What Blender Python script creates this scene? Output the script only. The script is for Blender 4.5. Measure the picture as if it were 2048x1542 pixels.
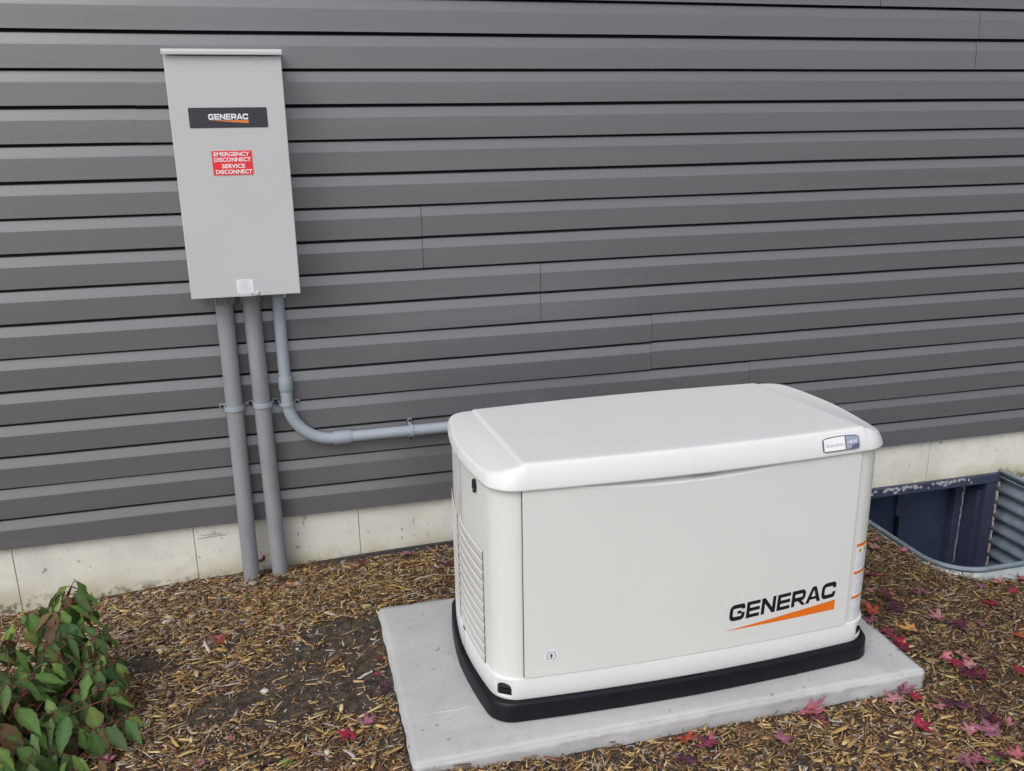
import bpy, bmesh, math, random
import numpy as np
from mathutils import Vector, Matrix
for o in list(bpy.data.objects): bpy.data.objects.remove(o, do_unlink=True)
S = bpy.context.scene
col = S.collection
# ------------------------------------------------------------------ camera
CAM = dict(f=1757.61, yaw=.250029, pitch=.281681, roll=.016154, pos=(0, -3.19859, 1.38818))
def cam_axes():
    ya, pi, ro = CAM['yaw'], CAM['pitch'], CAM['roll']
    f = Vector((math.sin(ya)*math.cos(pi), math.cos(ya)*math.cos(pi), -math.sin(pi)))
    r = Vector((math.cos(ya), -math.sin(ya), 0)); d = f.cross(r)
    return r*math.cos(ro)+d*math.sin(ro), d*math.cos(ro)-r*math.sin(ro), f
CR, CD, CF = cam_axes()
cam = bpy.data.cameras.new('camera'); co = bpy.data.objects.new('camera', cam); col.objects.link(co)
cam.sensor_width = 36; cam.lens = CAM['f']/2048*36; cam.clip_start = .05; cam.clip_end = 500
m3 = Matrix((CR, -CD, -CF)).transposed(); co.matrix_world = Matrix.Translation(CAM['pos']) @ m3.to_4x4()
S.camera = co
S.render.resolution_x = 1024; S.render.resolution_y = 771
# ------------------------------------------------------------------ light: bright overcast, soft light from the left front
SUN_EL, SUN_AZ = 46, 222      # azimuth measured clockwise from +Y
w = bpy.data.worlds.new("World"); S.world = w; w.use_nodes = True
nt = w.node_tree; bg = nt.nodes['Background']
sky = nt.nodes.new('ShaderNodeTexSky'); sky.sky_type = 'NISHITA'; sky.sun_disc = False
sky.sun_elevation = math.radians(SUN_EL); sky.sun_rotation = math.radians(SUN_AZ); sky.dust_density = 3; sky.air_density = 1
hs = nt.nodes.new('ShaderNodeHueSaturation'); hs.inputs['Saturation'].default_value = .28
nt.links.new(sky.outputs[0], hs.inputs['Color']); nt.links.new(hs.outputs[0], bg.inputs[0]); bg.inputs[1].default_value = .15
sl = bpy.data.lights.new('sun', 'SUN'); sl.energy = .5; sl.angle = math.radians(35); sl.color = (1, .965, .92)
so = bpy.data.objects.new('sun', sl); col.objects.link(so)
az = math.radians(SUN_AZ); el = math.radians(SUN_EL)
sd = Vector((math.sin(az)*math.cos(el), math.cos(az)*math.cos(el), math.sin(el)))
so.rotation_euler = sd.to_track_quat('Z', 'Y').to_euler(); so.location = (-3, -5, 6)
S.view_settings.view_transform = 'Standard'; S.view_settings.look = 'None'; S.view_settings.exposure = 0.36; S.view_settings.gamma = 1
# ------------------------------------------------------------------ helpers
def at(u, v, z=None, y=None):
    """point of the photograph (2048 px wide) on the level z or in the plane y"""
    r = CR*((u-1024)/CAM['f'])+CD*((v-771)/CAM['f'])+CF; c = Vector(CAM['pos'])
    t = (z-c.z)/r.z if z is not None else (y-c.y)/r.y
    return c+r*t
def empty(name, loc=(0, 0, 0), rz=0):
    o = bpy.data.objects.new(name, None); col.objects.link(o); o.location = loc; o.rotation_euler.z = rz; o.empty_display_size = .1
    return o
def tag(o, label=None, cat=None, group=None, kind=None):
    if label: o['label'] = label
    if cat: o['category'] = cat
    if group: o['group'] = group
    if kind: o['kind'] = kind
    return o
def mk(name, V, F, mat, parent=None, smooth=False, bevel=0, seg=2, loc=None):
    me = bpy.data.meshes.new(name); me.from_pydata([tuple(v) for v in V], [], [tuple(f) for f in F]); me.update()
    if mat: me.materials.append(mat)
    return link(name, me, parent, smooth, bevel, seg, loc)
def link(name, me, parent=None, smooth=False, bevel=0, seg=2, loc=None):
    if smooth: me.polygons.foreach_set('use_smooth', [True]*len(me.polygons))
    o = bpy.data.objects.new(name, me); col.objects.link(o)
    if parent: o.parent = parent
    if loc: o.location = loc
    if bevel:
        b = o.modifiers.new('bevel', 'BEVEL'); b.width = bevel; b.segments = seg; b.limit_method = 'ANGLE'; b.angle_limit = math.radians(35)
        b.harden_normals = False
    return o
class MB:
    def __init__(s): s.v = []; s.f = []
    def add(s, V, F):
        n = len(s.v); s.v += [tuple(v) for v in V]; s.f += [tuple(i+n for i in f) for f in F]; return s
    def box(s, x0, x1, y0, y1, z0, z1):
        V = [(x0, y0, z0), (x1, y0, z0), (x1, y1, z0), (x0, y1, z0), (x0, y0, z1), (x1, y0, z1), (x1, y1, z1), (x0, y1, z1)]
        return s.add(V, [(0, 3, 2, 1), (4, 5, 6, 7), (0, 1, 5, 4), (1, 2, 6, 5), (2, 3, 7, 6), (3, 0, 4, 7)])
    def tube(s, P, R, n=20, cap=True):
        P = [Vector(p) for p in P]
        if not isinstance(R, (list, tuple)): R = [R]*len(P)
        V = []; F = []; up = None
        for i, p in enumerate(P):
            d = (P[min(i+1, len(P)-1)]-P[max(i-1, 0)]).normalized()
            if up is None: up = Vector((0, 1, 0)) if abs(d.y) < .9 else Vector((1, 0, 0))
            a = (up-d*up.dot(d)).normalized(); up = a; b = d.cross(a)
            for k in range(n):
                t = 2*math.pi*k/n; V.append(p+(a*math.cos(t)+b*math.sin(t))*R[i])
        for i in range(len(P)-1):
            for k in range(n):
                F.append((i*n+k, i*n+(k+1) % n, (i+1)*n+(k+1) % n, (i+1)*n+k))
        if cap:
            F.append(tuple(range(n))[::-1]); F.append(tuple((len(P)-1)*n+k for k in range(n)))
        return s.add(V, F)
    def obj(s, name, mat, parent=None, **k):
        o = mk(name, s.v, s.f, mat, parent, **k)
        if k.get('smooth') and len(s.f) < 4000: o.modifiers.new('es', 'EDGE_SPLIT').split_angle = math.radians(34)
        return o
def fix_normals(o):
    bm = bmesh.new(); bm.from_mesh(o.data); bmesh.ops.recalc_face_normals(bm, faces=bm.faces); bm.to_mesh(o.data); bm.free(); return o
# ------------------------------------------------------------------ materials
def mat(name, c, rough=.5, noise=0, nscale=8, bump=0, bscale=120, spec=.5, metal=0, c2=None, stretch=(1, 1, 1), detail=4, rvar=0):
    m = bpy.data.materials.new(name); m.use_nodes = True; n = m.node_tree.nodes; l = m.node_tree.links
    p = n['Principled BSDF']; p.inputs['Base Color'].default_value = (*c, 1); p.inputs['Roughness'].default_value = rough
    p.inputs['Specular IOR Level'].default_value = spec; p.inputs['Metallic'].default_value = metal
    tc = n.new('ShaderNodeTexCoord'); mp = n.new('ShaderNodeMapping'); mp.inputs['Scale'].default_value = stretch
    l.new(tc.outputs['Object'], mp.inputs['Vector'])
    if noise or c2:
        t = n.new('ShaderNodeTexNoise'); t.inputs['Scale'].default_value = nscale; t.inputs['Detail'].default_value = detail
        l.new(mp.outputs[0], t.inputs['Vector'])
        mx = n.new('ShaderNodeMix'); mx.data_type = 'RGBA'
        c2 = c2 or tuple(x*(1-noise) for x in c); c1 = tuple(min(1, x*(1+noise)) for x in c) if noise else c
        mx.inputs[6].default_value = (*c1, 1); mx.inputs[7].default_value = (*c2, 1)
        r = n.new('ShaderNodeMapRange'); r.inputs[1].default_value = .35; r.inputs[2].default_value = .65
        l.new(t.outputs['Fac'], r.inputs[0]); l.new(r.outputs[0], mx.inputs[0]); l.new(mx.outputs[2], p.inputs['Base Color'])
        if rvar:
            rr = n.new('ShaderNodeMapRange'); rr.inputs[3].default_value = rough-rvar; rr.inputs[4].default_value = rough+rvar
            l.new(t.outputs['Fac'], rr.inputs[0]); l.new(rr.outputs[0], p.inputs['Roughness'])
    if bump:
        t = n.new('ShaderNodeTexNoise'); t.inputs['Scale'].default_value = bscale; t.inputs['Detail'].default_value = 5
        l.new(mp.outputs[0], t.inputs['Vector'])
        b = n.new('ShaderNodeBump'); b.inputs['Strength'].default_value = bump; b.inputs['Distance'].default_value = .002
        l.new(t.outputs['Fac'], b.inputs['Height']); l.new(b.outputs[0], p.inputs['Normal'])
    return m
def srgb(r, g, b):
    f = lambda c: (c/255/12.92) if c/255 <= .04045 else ((c/255+.055)/1.055)**2.4
    return (f(r), f(g), f(b))
M = {}
M['siding'] = mat('vinyl_siding', (.113, .114, .124), .31, noise=.05, nscale=3, bump=.06, bscale=60, spec=1.0, stretch=(.15, 1, 6), rvar=.05)
M['slot'] = mat('slot_shade', (.02, .02, .024), .8)  # shade inside the slots is put into this near-black
M['gen'] = mat('generator_paint', (.715, .722, .705), .38, noise=.012, nscale=3, bump=.05, bscale=500)
M['lid'] = mat('lid_paint', (.72, .722, .728), .36, noise=.01, nscale=3, bump=.05, bscale=500)
M['gap'] = mat('gap_shade', (.03, .03, .03), .8)  # dark tone painted for the shade in gaps and holes
M['black'] = mat('black_plastic', (.0040, .0040, .0085), .45, noise=.2, nscale=20, bump=.06, bscale=200, spec=.3)
M['ink'] = mat('black_ink', (.008, .008, .012), .4)
M['orange'] = mat('orange_vinyl', (.78, .17, .012), .4)
M['orange2'] = mat('orange_print', (.75, .23, .05), .4)
M['box'] = mat('switch_box_paint', (.535, .545, .555), .42, noise=.015, nscale=4, bump=.06, bscale=400)
M['plate'] = mat('dark_plate', (.035, .035, .05), .35)
M['white'] = mat('white_print', (.85, .85, .87), .5)
M['offwhite'] = mat('label_paper', (.78, .79, .86), .45)
M['greyink'] = mat('grey_ink', (.42, .42, .47), .6)
M['palegrey'] = mat('pale_print', (.55, .55, .58), .6)
M['red'] = mat('red_vinyl', (.78, .03, .04), .4)
M['pink'] = mat('red_sticker_border', (.75, .35, .35), .5)
M['yellow'] = mat('warning_yellow', (.90, .70, .02), .5)
M['tan'] = mat('faded_print', (.60, .56, .46), .6)
M['pvc_old'] = mat('weathered_pvc', (.255, .266, .288), .55, noise=.09, nscale=14, bump=.1, bscale=120, stretch=(1, 1, .35))
M['pvc_new'] = mat('new_pvc', (.32, .36, .41), .42, noise=.03, nscale=10)
M['steel'] = mat('zinc_steel', (.35, .35, .36), .4, metal=.7)
M['galv'] = mat('galvanised_steel', (.21, .26, .31), .5, noise=.15, nscale=18, metal=.35, bump=.1)
M['galv_pale'] = mat('weathered_galvanised_rim', (.36, .40, .40), .6, noise=.15, nscale=25, metal=.2, bump=.15)
M['wframe'] = mat('blue_frame_paint', (.040, .048, .085), .5, noise=.12, nscale=15)
M['wpane'] = mat('window_panel', (.034, .050, .095), .35, noise=.2, nscale=4)  # the blue shade down in the well is put into this colour
M['peel'] = mat('peeled_patch', (.38, .38, .40), .7, noise=.2, nscale=60)
M['foam'] = mat('foam_bead', (.36, .31, .29), .8, noise=.25, nscale=50)
M['edging'] = mat('black_drain_pipe', (.014, .016, .022), .4, noise=.2, nscale=10)
M['scuff'] = mat('pencil_scuff', (.30, .30, .28), .8)
M['stem'] = mat('red_stem', (.12, .022, .028), .5, noise=.3, nscale=20)
M['stem_green'] = mat('green_stem', (.25, .20, .08), .5, noise=.3, nscale=20)
M['pebble'] = mat('pale_pebble', (.5, .49, .45), .7, noise=.2, nscale=60)
M['bleached'] = mat('bleached_twig', (.48, .45, .40), .8, noise=.2, nscale=60)

M['siding'].node_tree.nodes['Principled BSDF'].inputs['IOR'].default_value = 1.62
def concrete(name, base, dark, pit=.5, bottom_stain=None):
    m = mat(name, base, .85); n = m.node_tree.nodes; l = m.node_tree.links; p = n['Principled BSDF']
    tc = n.new('ShaderNodeTexCoord')
    def noise(s, d=5, st=None):
        t = n.new('ShaderNodeTexNoise'); t.inputs['Scale'].default_value = s; t.inputs['Detail'].default_value = d
        src = tc.outputs['Object']
        if st:
            mp = n.new('ShaderNodeMapping'); mp.inputs['Scale'].default_value = st; l.new(src, mp.inputs[0]); src = mp.outputs[0]
        l.new(src, t.inputs['Vector']); return t.outputs['Fac']
    def ramp(f, a, b, lo=0, hi=1):
        r = n.new('ShaderNodeMapRange'); r.inputs[1].default_value = a; r.inputs[2].default_value = b; r.inputs[3].default_value = lo; r.inputs[4].default_value = hi
        r.interpolation_type = 'SMOOTHSTEP'; l.new(f, r.inputs[0]); return r.outputs[0]
    def mix(f, a, b):
        x = n.new('ShaderNodeMix'); x.data_type = 'RGBA'; l.new(f, x.inputs[0])
        if isinstance(a, tuple): x.inputs[6].default_value = (*a, 1)
        else: l.new(a, x.inputs[6])
        if isinstance(b, tuple): x.inputs[7].default_value = (*b, 1)
        else: l.new(b, x.inputs[7])
        return x.outputs[2]
    def mul(a, b):
        x = n.new('ShaderNodeMath'); x.operation = 'MULTIPLY'; l.new(a, x.inputs[0]); l.new(b, x.inputs[1]); return x.outputs[0]
    c = mix(ramp(noise(4), .35, .7), tuple(x*1.05 for x in base), tuple(x*.9 for x in base))
    c = mix(ramp(noise(22), .45, .75, 0, .5), c, tuple(x*.82 for x in base))
    c = mix(ramp(noise(90, 2), .68, .74, 0, pit), c, dark)
    c = mix(mul(ramp(noise(38, 1), .70, .735, 0, min(1, pit*2)), ramp(noise(3, 1), .45, .6)), c, tuple(x*.5 for x in dark))
    if bottom_stain:
        sx = n.new('ShaderNodeSeparateXYZ'); l.new(tc.outputs['Object'], sx.inputs[0])
        z = ramp(sx.outputs['Z'], bottom_stain[0], bottom_stain[1], 1, 0)
        c = mix(mul(z, ramp(noise(7), .3, .6, .15, .75)), c, (.40, .36, .20))
        z2 = ramp(sx.outputs['Z'], bottom_stain[0]-.01, bottom_stain[0]+.055, 1, 0)
        c = mix(mul(z2, ramp(mul(noise(9, 3), noise(45)), .24, .32, 0, .85)), c, (.10, .09, .05))
        z3 = ramp(sx.outputs['Z'], -.022, -.004, 0, 1)
        c = mix(mul(z3, ramp(noise(40, 4, (1, 1, .3)), .5, .7, 0, .7)), c, (.20, .18, .11))
    l.new(c, p.inputs['Base Color'])
    b = n.new('ShaderNodeBump'); b.inputs['Strength'].default_value = .35; b.inputs['Distance'].default_value = .003
    l.new(noise(60, 8), b.inputs['Height']); l.new(b.outputs[0], p.inputs['Normal'])
    return m
M['found'] = concrete('foundation_concrete', (.72, .705, .64), (.22, .20, .15), .28, (-.24, -.13))
M['pad'] = concrete('pad_concrete', (.46, .462, .468), (.24, .24, .23), .3)

def attr_mat(name, rough=.8, bump=.4, bscale=250, hue=0, transl=0):
    m = bpy.data.materials.new(name); m.use_nodes = True; n = m.node_tree.nodes; l = m.node_tree.links; p = n['Principled BSDF']
    a = n.new('ShaderNodeAttribute'); a.attribute_name = 'Col'; p.inputs['Roughness'].default_value = rough
    tc = n.new('ShaderNodeTexCoord'); t = n.new('ShaderNodeTexNoise'); t.inputs['Scale'].default_value = bscale; t.inputs['Detail'].default_value = 3
    l.new(tc.outputs['Object'], t.inputs['Vector'])
    mr = n.new('ShaderNodeMapRange'); mr.inputs[3].default_value = .7; mr.inputs[4].default_value = 1.25
    l.new(t.outputs['Fac'], mr.inputs[0])
    mx = n.new('ShaderNodeVectorMath'); mx.operation = 'SCALE'; l.new(a.outputs['Color'], mx.inputs[0]); l.new(mr.outputs[0], mx.inputs['Scale'])
    l.new(mx.outputs[0], p.inputs['Base Color'])
    b = n.new('ShaderNodeBump'); b.inputs['Strength'].default_value = bump; b.inputs['Distance'].default_value = .002
    l.new(t.outputs['Fac'], b.inputs['Height']); l.new(b.outputs[0], p.inputs['Normal'])
    p.inputs['Specular IOR Level'].default_value = .3
    if transl:
        p.inputs['Transmission Weight'].default_value = 0
        tr = n.new('ShaderNodeBsdfTranslucent'); l.new(mx.outputs[0], tr.inputs['Color'])
        ms = n.new('ShaderNodeMixShader'); ms.inputs[0].default_value = transl
        l.new(p.outputs[0], ms.inputs[1]); l.new(tr.outputs[0], ms.inputs[2]); l.new(ms.outputs[0], n['Material Output'].inputs[0])
    return m
M['mulch'] = attr_mat('wood_chips', .85, .5, 220)
M['leafgreen'] = attr_mat('shrub_leaf', .6, .3, 60, transl=.3)
def soil_mat():
    m = mat('bed_soil', (.07, .055, .04), .95); n = m.node_tree.nodes; l = m.node_tree.links; p = n['Principled BSDF']
    tc = n.new('ShaderNodeTexCoord')
    def noise(s, d=6):
        t = n.new('ShaderNodeTexNoise'); t.inputs['Scale'].default_value = s; t.inputs['Detail'].default_value = d; l.new(tc.outputs['Object'], t.inputs['Vector']); return t
    r = n.new('ShaderNodeValToRGB'); r.color_ramp.elements[0].position = .35; r.color_ramp.elements[0].color = (.022, .016, .012, 1)
    r.color_ramp.elements[1].position = .68; r.color_ramp.elements[1].color = (.085, .066, .048, 1)
    l.new(noise(40).outputs['Fac'], r.inputs[0])
    v = n.new('ShaderNodeTexNoise'); v.inputs['Scale'].default_value = 170; v.inputs['Detail'].default_value = 2; l.new(tc.outputs['Object'], v.inputs['Vector'])
    mr = n.new('ShaderNodeMapRange'); mr.inputs[1].default_value = .66; mr.inputs[2].default_value = .72; l.new(v.outputs['Fac'], mr.inputs[0])
    mx = n.new('ShaderNodeMix'); mx.data_type = 'RGBA'; l.new(mr.outputs[0], mx.inputs[0]); l.new(r.outputs[0], mx.inputs[6]); mx.inputs[7].default_value = (.30, .24, .16, 1)
    l.new(mx.outputs[2], p.inputs['Base Color'])
    b = n.new('ShaderNodeBump'); b.inputs['Strength'].default_value = .8; b.inputs['Distance'].default_value = .008
    l.new(noise(70, 8).outputs['Fac'], b.inputs['Height']); l.new(b.outputs[0], p.inputs['Normal'])
    return m
M['soil'] = soil_mat()

# ------------------------------------------------------------------ ground
WELL = dict(x0=2.26, x1=3.20, y0=-.79, r=.16, z=-.195)
def well_outline(grow=0, n=8):
    x0, x1, y0, r = WELL['x0']-grow, WELL['x1']+grow, WELL['y0']-grow, WELL['r']+grow
    P = [(x0, .0)]
    P += [(x0+r-r*math.cos(t), y0+r-r*math.sin(t)) for t in np.linspace(0, math.pi/2, n)]
    P += [(x1-r+r*math.sin(t), y0+r-r*math.cos(t)) for t in np.linspace(0, math.pi/2, n)]
    P += [(x1, .0)]
    return P
PAD = (.2, 1.69, -1.362, -.572)
rng = np.random.default_rng(7)
_g = [(rng.uniform(2, 14), rng.uniform(0, 6.28), rng.uniform(0, 6.28)) for _ in range(14)]
def rough(x, y):
    s = 0
    for k, a, ph in _g: s = s+np.sin(k*(x*math.cos(a)+y*math.sin(a))+ph)/k**1.0
    return s*.006
def gz(x, y):
    x = np.asarray(x, float); y = np.asarray(y, float)
    wall = np.interp(x, [-1.6, -1.07, -.42, .19, .56, 2.2], [-.29, -.262, -.222, -.206, -.196, -.20])
    bed = np.interp(x, [-1.4, -.6, -.1, .19, .6, 1.2, 1.9, 2.6], [-.20, -.175, -.150, -.140, -.168, -.172, -.175, -.235])
    t = np.clip(-y/.55, 0, 1); t = t*t*(3-2*t)
    z = wall*(1-t)+bed*t
    front = np.clip((-y-1.25)/.25, 0, 1); z = z-.012*front
    z = z-.13*np.clip((x-3.18)/.06, 0, 1)*np.clip((y+1.1)/.5, 0, 1)
    # dip at the front of the window well
    z = z-.030*np.exp(-((x-2.75)/.45)**2-((y+.86)/.16)**2)
    amp = 1-.75*np.clip(1-np.maximum(np.maximum(PAD[0]-x, x-PAD[1]), np.maximum(PAD[2]-y, y-PAD[3]))/.08, 0, 1)
    return z+rough(x, y)*amp*.8
def in_well(x, y, g=0):
    x0, x1, y0, r = WELL['x0']-g, WELL['x1']+g, WELL['y0']-g, WELL['r']+g
    x = np.asarray(x); y = np.asarray(y)
    inside = (x > x0) & (x < x1) & (y > y0)
    cx = np.where(x < (x0+x1)/2, x0+r, x1-r); corner = ((x < x0+r) | (x > x1-r)) & (y < y0+r)
    return inside & ~(corner & ((x-cx)**2+(y-(y0+r))**2 > r*r))
def build_ground():
    xs = np.concatenate([-np.geomspace(60, 1.9, 14)[:-1], np.arange(-1.9, 4.6, .018), np.geomspace(4.6, 60, 12)])
    ys = np.concatenate([-np.geomspace(60, 2.6, 14)[:-1], np.arange(-2.6, .012, .018), [.06, .35]])
    X, Y = np.meshgrid(xs, ys); Z = gz(X, Y)
    far = np.clip((np.hypot(X-.8, Y+1)-3.5)/6, 0, 1); Z = Z*(1-far)+(-.22)*far
    nx, ny = len(xs), len(ys); inw = in_well(X, Y, .015)
    idx = np.arange(nx*ny).reshape(ny, nx)
    a, b, c, d = idx[:-1, :-1], idx[:-1, 1:], idx[1:, 1:], idx[1:, :-1]
    keep = ~(inw[:-1, :-1] | inw[:-1, 1:] | inw[1:, 1:] | inw[1:, :-1])
    F = np.stack([a, b, c, d], -1)[keep]
    V = np.stack([X, Y, Z], -1).reshape(-1, 3)
    o = mk('ground', V, F.tolist(), M['soil'], smooth=True); tag(o, kind='structure')
    fl = MB().box(2.1, 3.4, -1.0, .3, -1.08, -1.02).obj('well_floor', M['soil']); tag(fl, kind='structure')
build_ground()

# ------------------------------------------------------------------ house wall
house = empty('house', (1, .1, -.25)); HL = Vector(house.location)
tag(house, 'house with grey horizontal vinyl siding above a pale concrete foundation', 'house')
def hobj(mb, name, m, parent=None, **k):
    o = mb.obj(name, m, None, **k); o.parent = parent or house
    base = HL if (parent is None) else Vector((0, 0, 0))
    if parent is None: o.location = -HL
    return o
EXP = .1143
def build_siding():
    V = []; F = []
    rnd = random.Random(3)
    seams = {0: 2.28, 1: 1.838, 2: 1.392, 3: .932, 4: .487, 5: .03, 6: -.426, 7: 2.765, 8: 2.30, 9: 1.84, 10: 1.39}
    prof = [(0.0, .010), (-.0196, .0), (-.0200, .0010), (-.0197, .012), (-.0185, .0705), (-.0176, .0745), (-.0104, .1035), (-.0084, .1056), (.008, .1056)]
    for j in range(14):
        sx = [s for k, s in seams.items() if k == j]
        xs_seg = [(-4.0, 7.0)]
        for s in sx:
            xs_seg = [(-4.0, s-(.0003 if j == 6 else (.0034 if j > 6 else .0021))), (s, 7.0)]
        # a second joint 3.66 m further along, as real panels have
        out = []
        for (a, b) in xs_seg:
            cur = [(a, b)]
            for s in [x+3.66 for x in sx]+[x-3.66 for x in sx]:
                nxt = []
                for (c, d) in cur:
                    if c+.2 < s < d-.2: nxt += [(c, s-.0015), (s, d)]
                    else: nxt.append((c, d))
                cur = nxt
            out += cur
        for si, (a, b) in enumerate(sorted(out)):
            dy = -.0016 if si % 2 else 0
            n = max(2, int((b-a)/.12)); xs = np.linspace(a, b, n+1)
            ph = rnd.uniform(0, 6); ph2 = rnd.uniform(0, 6)
            for c in (0, 1):
                k = 2*j+c; z0 = k*EXP+(.0011 if c else 0)
                base = len(V); m = len(prof)
                for x in xs:
                    wob = .0006*math.sin(x*2.1+ph)+.0004*math.sin(x*5.3+ph2+c)
                    for (py, pz) in prof: V.append((x, py+dy+wob*1.2, z0+pz+wob-(.0008 if si % 2 else 0)))
                for i in range(n):
                    for q in range(m-1): F.append((base+i*m+q, base+(i+1)*m+q, base+(i+1)*m+q+1, base+i*m+q+1))
                # closed ends of the panel
                F.append(tuple(base+q for q in range(m))); F.append(tuple(base+n*m+q for q in range(m))[::-1])
    mb = MB(); mb.v = V; mb.f = F
    o = hobj(mb, 'siding', M['siding']); 
    b = MB().box(-4, 7, .0065, .16, .001, 14*2*EXP); hobj(b, 'wall_sheathing', M['slot'])  # dark backing, so slots and panel seams read as shaded
build_siding()
fnd = MB()
FJ = [-2.25, -1.64, -1.03, -.417, .192, .80, 1.41, 2.02]
edges = [-4.0]+FJ+[2.0+.798]+[3.41, 4.02, 7.0]
edges = sorted(set(edges))
def build_foundation():
    # cast wall with thin formwork joints, leaving the window opening free
    op = (2.30, 3.19)
    mb = MB(); rnd = random.Random(5)
    for a, b in zip(edges[:-1], edges[1:]):
        y = .004+rnd.uniform(-.0010, .0010); lo = -.45
        segs = [(a+.0012, b-.0012, lo)]
        if b > op[0] and a < op[1]:
            segs = []
            if a < op[0]: segs.append((a+.0012, op[0], -1.1))
            segs.append((max(a+.0012, op[0]), min(b-.0012, op[1]), -.252))
            if b > op[1]: segs.append((op[1], b-.0012, -1.1))
        for s0, s1, l in segs:
            n = max(1, int((s1-s0)/.05)); 
            mb.box(s0, s1, y, .2, l, -.002)
    hobj(mb, 'foundation', M['found'], bevel=.0015)
    hobj(MB().box(-4, 2.30, .008, .19, -.44, -.003), 'foundation_joint', mat('joint_shadow', (.25, .235, .19), .9))
    # pencil-like scuff and small smears on the concrete
    sc = MB()
    def strip(P, wd):
        for (x0, z0), (x1, z1) in zip(P[:-1], P[1:]):
            sc.add([(x0, .0018, z0-wd/2), (x1, .0018, z1-wd/2*.8), (x1, .0018, z1+wd/2), (x0, .0018, z0+wd/2)], [(0, 1, 2, 3)])
    strip([(-.405, -.058), (-.37, -.055), (-.335, -.053), (-.305, -.054), (-.298, -.045), (-.294, -.030)], .0028)
    for i in range(9):
        x = -.39+i*.0085; strip([(x, -.046+random.Random(i).uniform(-.002, .002)), (x+.005, -.0445)], .0045)
    hobj(sc, 'scuff_mark', M['scuff'])
build_foundation()

# window in the well
win = empty('basement_window', (0, 0, 0)); win.parent = house; win.location = -HL
def wobj(mb, name, m, parent=None, **k): return mb.obj(name, m, parent or win, **k)
wobj(MB().box(2.28, 3.205, -.014, .19, -.250, -.206), 'window_head', M['wframe'], bevel=.003)
wobj(MB().box(3.135, 3.195, -.008, .16, -1.0, -.2525), 'window_jamb', M['wframe'], bevel=.003)
wobj(MB().box(2.30, 2.36, -.008, .16, -1.0, -.2525), 'window_jamb', M['wframe'], bevel=.003)
fr = MB().box(2.362, 3.133, .10, .16, -.300, -.2525).box(2.362, 2.41, .10, .16, -1.0, -.302).box(3.055, 3.11, .09, .16, -1.0, -.302)
fro = wobj(fr, 'window_frame', M['wframe'], bevel=.003)
wobj(MB().box(2.412, 2.76, .128, .14, -.98, -.303), 'window_pane', M['wpane'])
wobj(MB().box(2.772, 3.053, .138, .15, -.98, -.303), 'window_pane', M['wpane'])
wobj(MB().box(2.745, 2.775, .112, .127, -.98, -.303), 'sash_stile', M['wframe'], bevel=.002)
wobj(MB().box(2.738, 2.756, .098, .111, -.56, -.42), 'window_latch', M['black'], bevel=.002)
wobj(MB().box(3.112, 3.133, .02, .165, -1.0, -.3), 'window_reveal', M['wframe'])
pl = MB(); rnd = random.Random(11)
def blot(mb, cx, cz, y, w_, h_, n=9, axis='y'):
    P = []
    for i in range(n):
        t = 2*math.pi*i/n; r = rnd.uniform(.5, 1.1)
        a, b = cx+w_*r*math.cos(t), cz+h_*r*math.sin(t); P.append((a, y, b))
    mb.add(P, [tuple(range(n))[::-1]])
for cx, n_, ww in [(2.50, 2, .010), (2.60, 9, .014), (2.66, 8, .012), (2.72, 6, .011), (2.84, 6, .010), (2.89, 6, .011), (2.95, 6, .011), (2.74, 1, .008), (3.02, 1, .006), (3.0, 3, .006)]:
    for _ in range(n_): blot(pl, cx+rnd.uniform(-.035, .035), -.212-abs(rnd.gauss(0, .008)), -.0146-rnd.uniform(0, .0009), ww*rnd.uniform(.6, 1.3), .0085)
blot(pl, 2.80, -.233, -.0152, .006, .007)
wobj(pl, 'peeling_paint', M['peel'])
pj = MB()
for i in range(34):
    z = -.27-i*.013; blot(pj, 3.098-.0002*i+rnd.uniform(-.003, .003), z, .0885-rnd.uniform(0, .001), rnd.uniform(.003, .009)*(1 if i < 16 else .6), .009)
wobj(pj, 'peeling_paint', M['peel'])
fo = MB(); P = [(3.198+.002*math.sin(i*1.7), -.012, -.25-i*.02) for i in range(36)]
fo.tube(P, [rnd.uniform(.004, .0085) for _ in P], 8); wobj(fo, 'foam_bead', M['foam'], smooth=True)

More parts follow.
